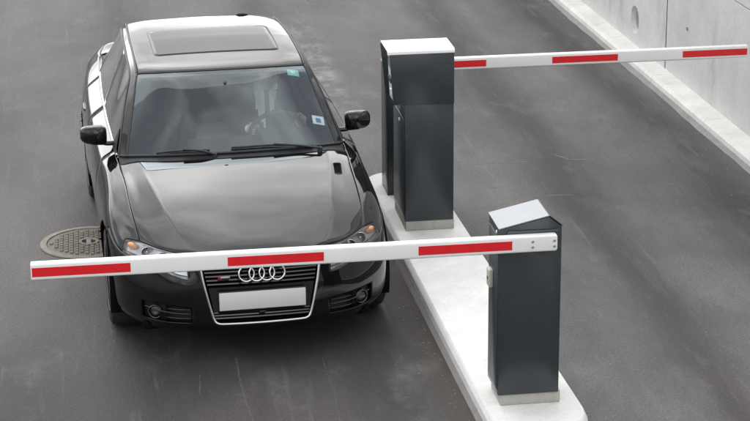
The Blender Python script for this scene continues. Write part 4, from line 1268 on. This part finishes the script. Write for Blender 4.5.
def driver():
    bx, bu, bz = .37, 2.50, .50
    root = empty('person', (0, 0, 0), 0)
    ca, sa = math.cos(0.04126800520), math.sin(0.04126800520)
    root.location = (ca*bx-sa*bu, sa*bx+ca*bu, bz); root.rotation_euler = (0, 0, 0.04126800520)
    tag(root, 'driver in dark suit and white shirt, hands on the steering wheel behind the windscreen', 'person')
    V, Fm, Mi = [], [], []
    def addm(v, f, matf):
        k = len(V); V.extend([p-Vector((bx, bu, bz)) for p in v])
        for q in f:
            c = sum((v[i] for i in q), Vector())/len(q)
            Fm.append(tuple(k+i for i in q)); Mi.append(matf(c))
    SUIT, SHIRT, SKIN, HAIR, DARK = 0, 1, 2, 3, 4
    hl = Vector((.215, 2.075, .885)); hr_ = Vector((.540, 2.045, .945))     # hands on the rim
    J = [((.37, 2.52, .60), (.165, .13)), ((.37, 2.56, .74), (.155, .115)), ((.37, 2.585, .90), (.175, .115)), ((.37, 2.575, 1.00), (.17, .10)),
         ((.37, 2.555, 1.07), (.075, .065)), ((.375, 2.51, 1.115), (.056, .056)), ((.380, 2.46, 1.165), (.05, .055)),
         ((.19, 2.57, 1.005), .068), ((.115, 2.44, .83), .050), ((.165, 2.20, .86), .038), ((.20, 2.115, .885), .030),
         ((.55, 2.57, 1.005), .068), ((.635, 2.43, .84), .050), ((.590, 2.18, .905), .038), ((.558, 2.095, .940), .030),
         ((.28, 2.46, .59), .095), ((.25, 2.06, .66), .068), ((.26, 1.86, .40), .045), ((.26, 1.76, .37), .04),
         ((.46, 2.46, .59), .095), ((.49, 2.06, .66), .068), ((.48, 1.86, .40), .045), ((.48, 1.76, .37), .04)]
    E = [(0, 1), (1, 2), (2, 3), (3, 4), (4, 5), (5, 6), (3, 7), (7, 8), (8, 9), (9, 10), (3, 11), (11, 12), (12, 13), (13, 14), (0, 15), (15, 16), (16, 17), (17, 18), (0, 19), (19, 20), (20, 21), (21, 22)]
    v, f = skin_mesh(J, E, 4)
    def mt(c):
        if c.z > 1.095 and abs(c.x-.37) < .09: return SKIN
        for w, h in ((Vector((.20, 2.115, .885)), hl), (Vector((.558, 2.095, .94)), hr_)):
            if (c-w).length < .038: return SHIRT
        if -.085*min(1., max(0., (c.z-.72)/.22)) < c.x-.37 < .06*max(0., (c.z-.76)/.30)+.012 and .76 < c.z <= 1.10 and c.y < 2.60:
            return DARK if abs(c.x-.375) < .016 and c.z < 1.055 else SHIRT
        if c.z > 1.055 and abs(c.x-.37) < .085: return SHIRT
        return SUIT
    addm(v, f, mt)
    # hands: palm and five fingers closing round the rim
    rc = Vector((.38, 2.065, .865))
    for h, wr, s in ((hl, Vector((.20, 2.115, .885)), -1), (hr_, Vector((.558, 2.095, .94)), 1)):
        tang = Vector((0, -.47, .88)) if True else None
        out = (h-rc).normalized(); nrm = Vector((0, .88, .47)); tang = nrm.cross(out).normalized()
        palm_c = h+nrm*.030-out*.004
        v, f = skin_mesh([(tuple(wr), (.026, .022)), (tuple(wr.lerp(palm_c, .5)), (.032, .022)), (tuple(palm_c), (.036, .020)), (tuple(palm_c-nrm*.008+tang*.01), (.034, .018))], [(0, 1), (1, 2), (2, 3)], 1)
        addm(v, f, lambda c: SKIN)
        for q, (off, ln) in enumerate(((-.030, .85), (-.010, 1.0), (.010, .95), (.030, .78))):
            b0 = palm_c+tang*off
            p = [b0, b0+out*.028*ln+nrm*.004, h+tang*off+out*.034*ln-nrm*.010, h+tang*off+out*.010-nrm*.030, h+tang*off-out*.014*ln-nrm*.026]
            v, f = skin_mesh([(tuple(x), .0092-.0007*i) for i, x in enumerate(p)], [(i, i+1) for i in range(4)], 1)
            addm(v, f, lambda c: SKIN)
        th = [palm_c-tang*.0+(-out)*.012, palm_c-out*.034+tang*.022, h-out*.034+tang*.040-nrm*.004, h-out*.022+tang*.055-nrm*.018]
        v, f = skin_mesh([(tuple(x), .0108-.0008*i) for i, x in enumerate(th)], [(i, i+1) for i in range(3)], 1)
        addm(v, f, lambda c: SKIN)
    # head: shaped ellipsoid with jaw, nose, brow, ears; faces the windscreen, turned a little to the window
    bm = bmesh.new(); bmesh.ops.create_uvsphere(bm, u_segments=32, v_segments=24, radius=1)
    hc = Vector((.384, 2.435, 1.205)); turn = Matrix.Rotation(math.radians(12), 3, 'Z')
    vs_ = []
    for w in bm.verts:
        x, y, z = w.co
        fx = .073*(1-.22*max(0, -z)**1.5); p = Vector((x*fx, y*.094*(1-.10*max(0, -z)), z*.118))
        if y < 0:
            p.y -= .026*math.exp(-((x/.20)**2)-((z+.08)/.20)**2)          # nose
            p.y -= .008*math.exp(-((x/.35)**2)-((z+.82)/.16)**2)          # chin
            p.y += .010*math.exp(-(((abs(x)-.38)/.16)**2)-((z-.12)/.12)**2)  # eye sockets
            p.y -= .006*math.exp(-((x/.28)**2)-((z+.45)/.08)**2)          # lips
        p.x += math.copysign(.012*math.exp(-((y-.05)/.18)**2-((z-.02)/.20)**2), x) if abs(x) > .7 else 0   # ears
        vs_.append(hc+turn @ p)
    fs = [tuple(q.index for q in fc.verts) for fc in bm.faces]; bm.free()
    def hm(c):
        q = turn.inverted() @ (c-hc)
        if abs(abs(q.x)-.028) < .011 and abs(q.z-.012) < .006 and q.y < -.05: return DARK
        return SKIN
    addm(vs_, fs, hm)
    body = mobj('body', V, Fm, None, root, True, [M['suit'], M['shirt'], M['skin'], M['hair'], M['suit']], Mi)
    # hair cap
    bm = bmesh.new(); bmesh.ops.create_uvsphere(bm, u_segments=32, v_segments=20, radius=1)
    for w in list(bm.verts):
        if w.co.z < .28-.55*w.co.y*-1*1.0 and w.co.y < .25 and w.co.z < .55: bm.verts.remove(w)
        elif w.co.z < -.45: bm.verts.remove(w)
    for w in bm.verts:
        x, y, z = w.co; k = 1+.02*math.sin(17*x+5*y)*math.sin(13*z)
        w.co = hc-Vector((bx, bu, bz))+turn @ Vector((x*.080*k, y*.101*k+.004, z*.124*k+.003))
    hair = bmobj('hair', bm, M['hair'], root, True); sm = hair.modifiers.new('s', 'SOLIDIFY'); sm.thickness = .01
driver()

# ------------------------------------------------------------------ loose grit
def grit():
    v = []; f = []
    def stone(x, y, r):
        k = len(v); a = rnd.random()*6.28
        for i in range(5):
            t = a+2*math.pi*i/5; rr = r*rnd.uniform(.7, 1.2); v.append((x+rr*math.cos(t), y+rr*math.sin(t), 0))
        for i in range(5):
            t = a+2*math.pi*i/5; rr = r*rnd.uniform(.4, .7); v.append((x+rr*math.cos(t), y+rr*math.sin(t), r*rnd.uniform(.5, .9)))
        f.extend([(k+i, k+(i+1) % 5, k+5+(i+1) % 5, k+5+i) for i in range(5)]); f.append(tuple(k+5+i for i in range(5)))
    for _ in range(420):
        side = rnd.random()
        if side < .42: x = 1.10-abs(rnd.gauss(0, .09))-.01; y = rnd.uniform(-1.6, 3.5)
        elif side < .75: x = 1.66+abs(rnd.gauss(0, .16)); y = rnd.uniform(-1.5, 3.5)
        elif side < .88: x = WX(4.09, 6)-abs(rnd.gauss(0, .10)); y = rnd.uniform(2, 10)
        else: x = rnd.uniform(-2.4, 4.0); y = rnd.uniform(-1.5, 10)
        if (x-1.37)**2 < .24**2: continue
        stone(x, y, rnd.choice((.002, .0025, .003, .0045)))
    for _ in range(60): stone(rnd.gauss(2.3, .5), rnd.uniform(-1, 4), rnd.choice((.003, .004, .006)))
    o = mobj('grit', v, f, M['crumb']); tag(o, 'pale loose grit scattered on the asphalt near the kerbs', 'grit', kind='stuff')
grit()
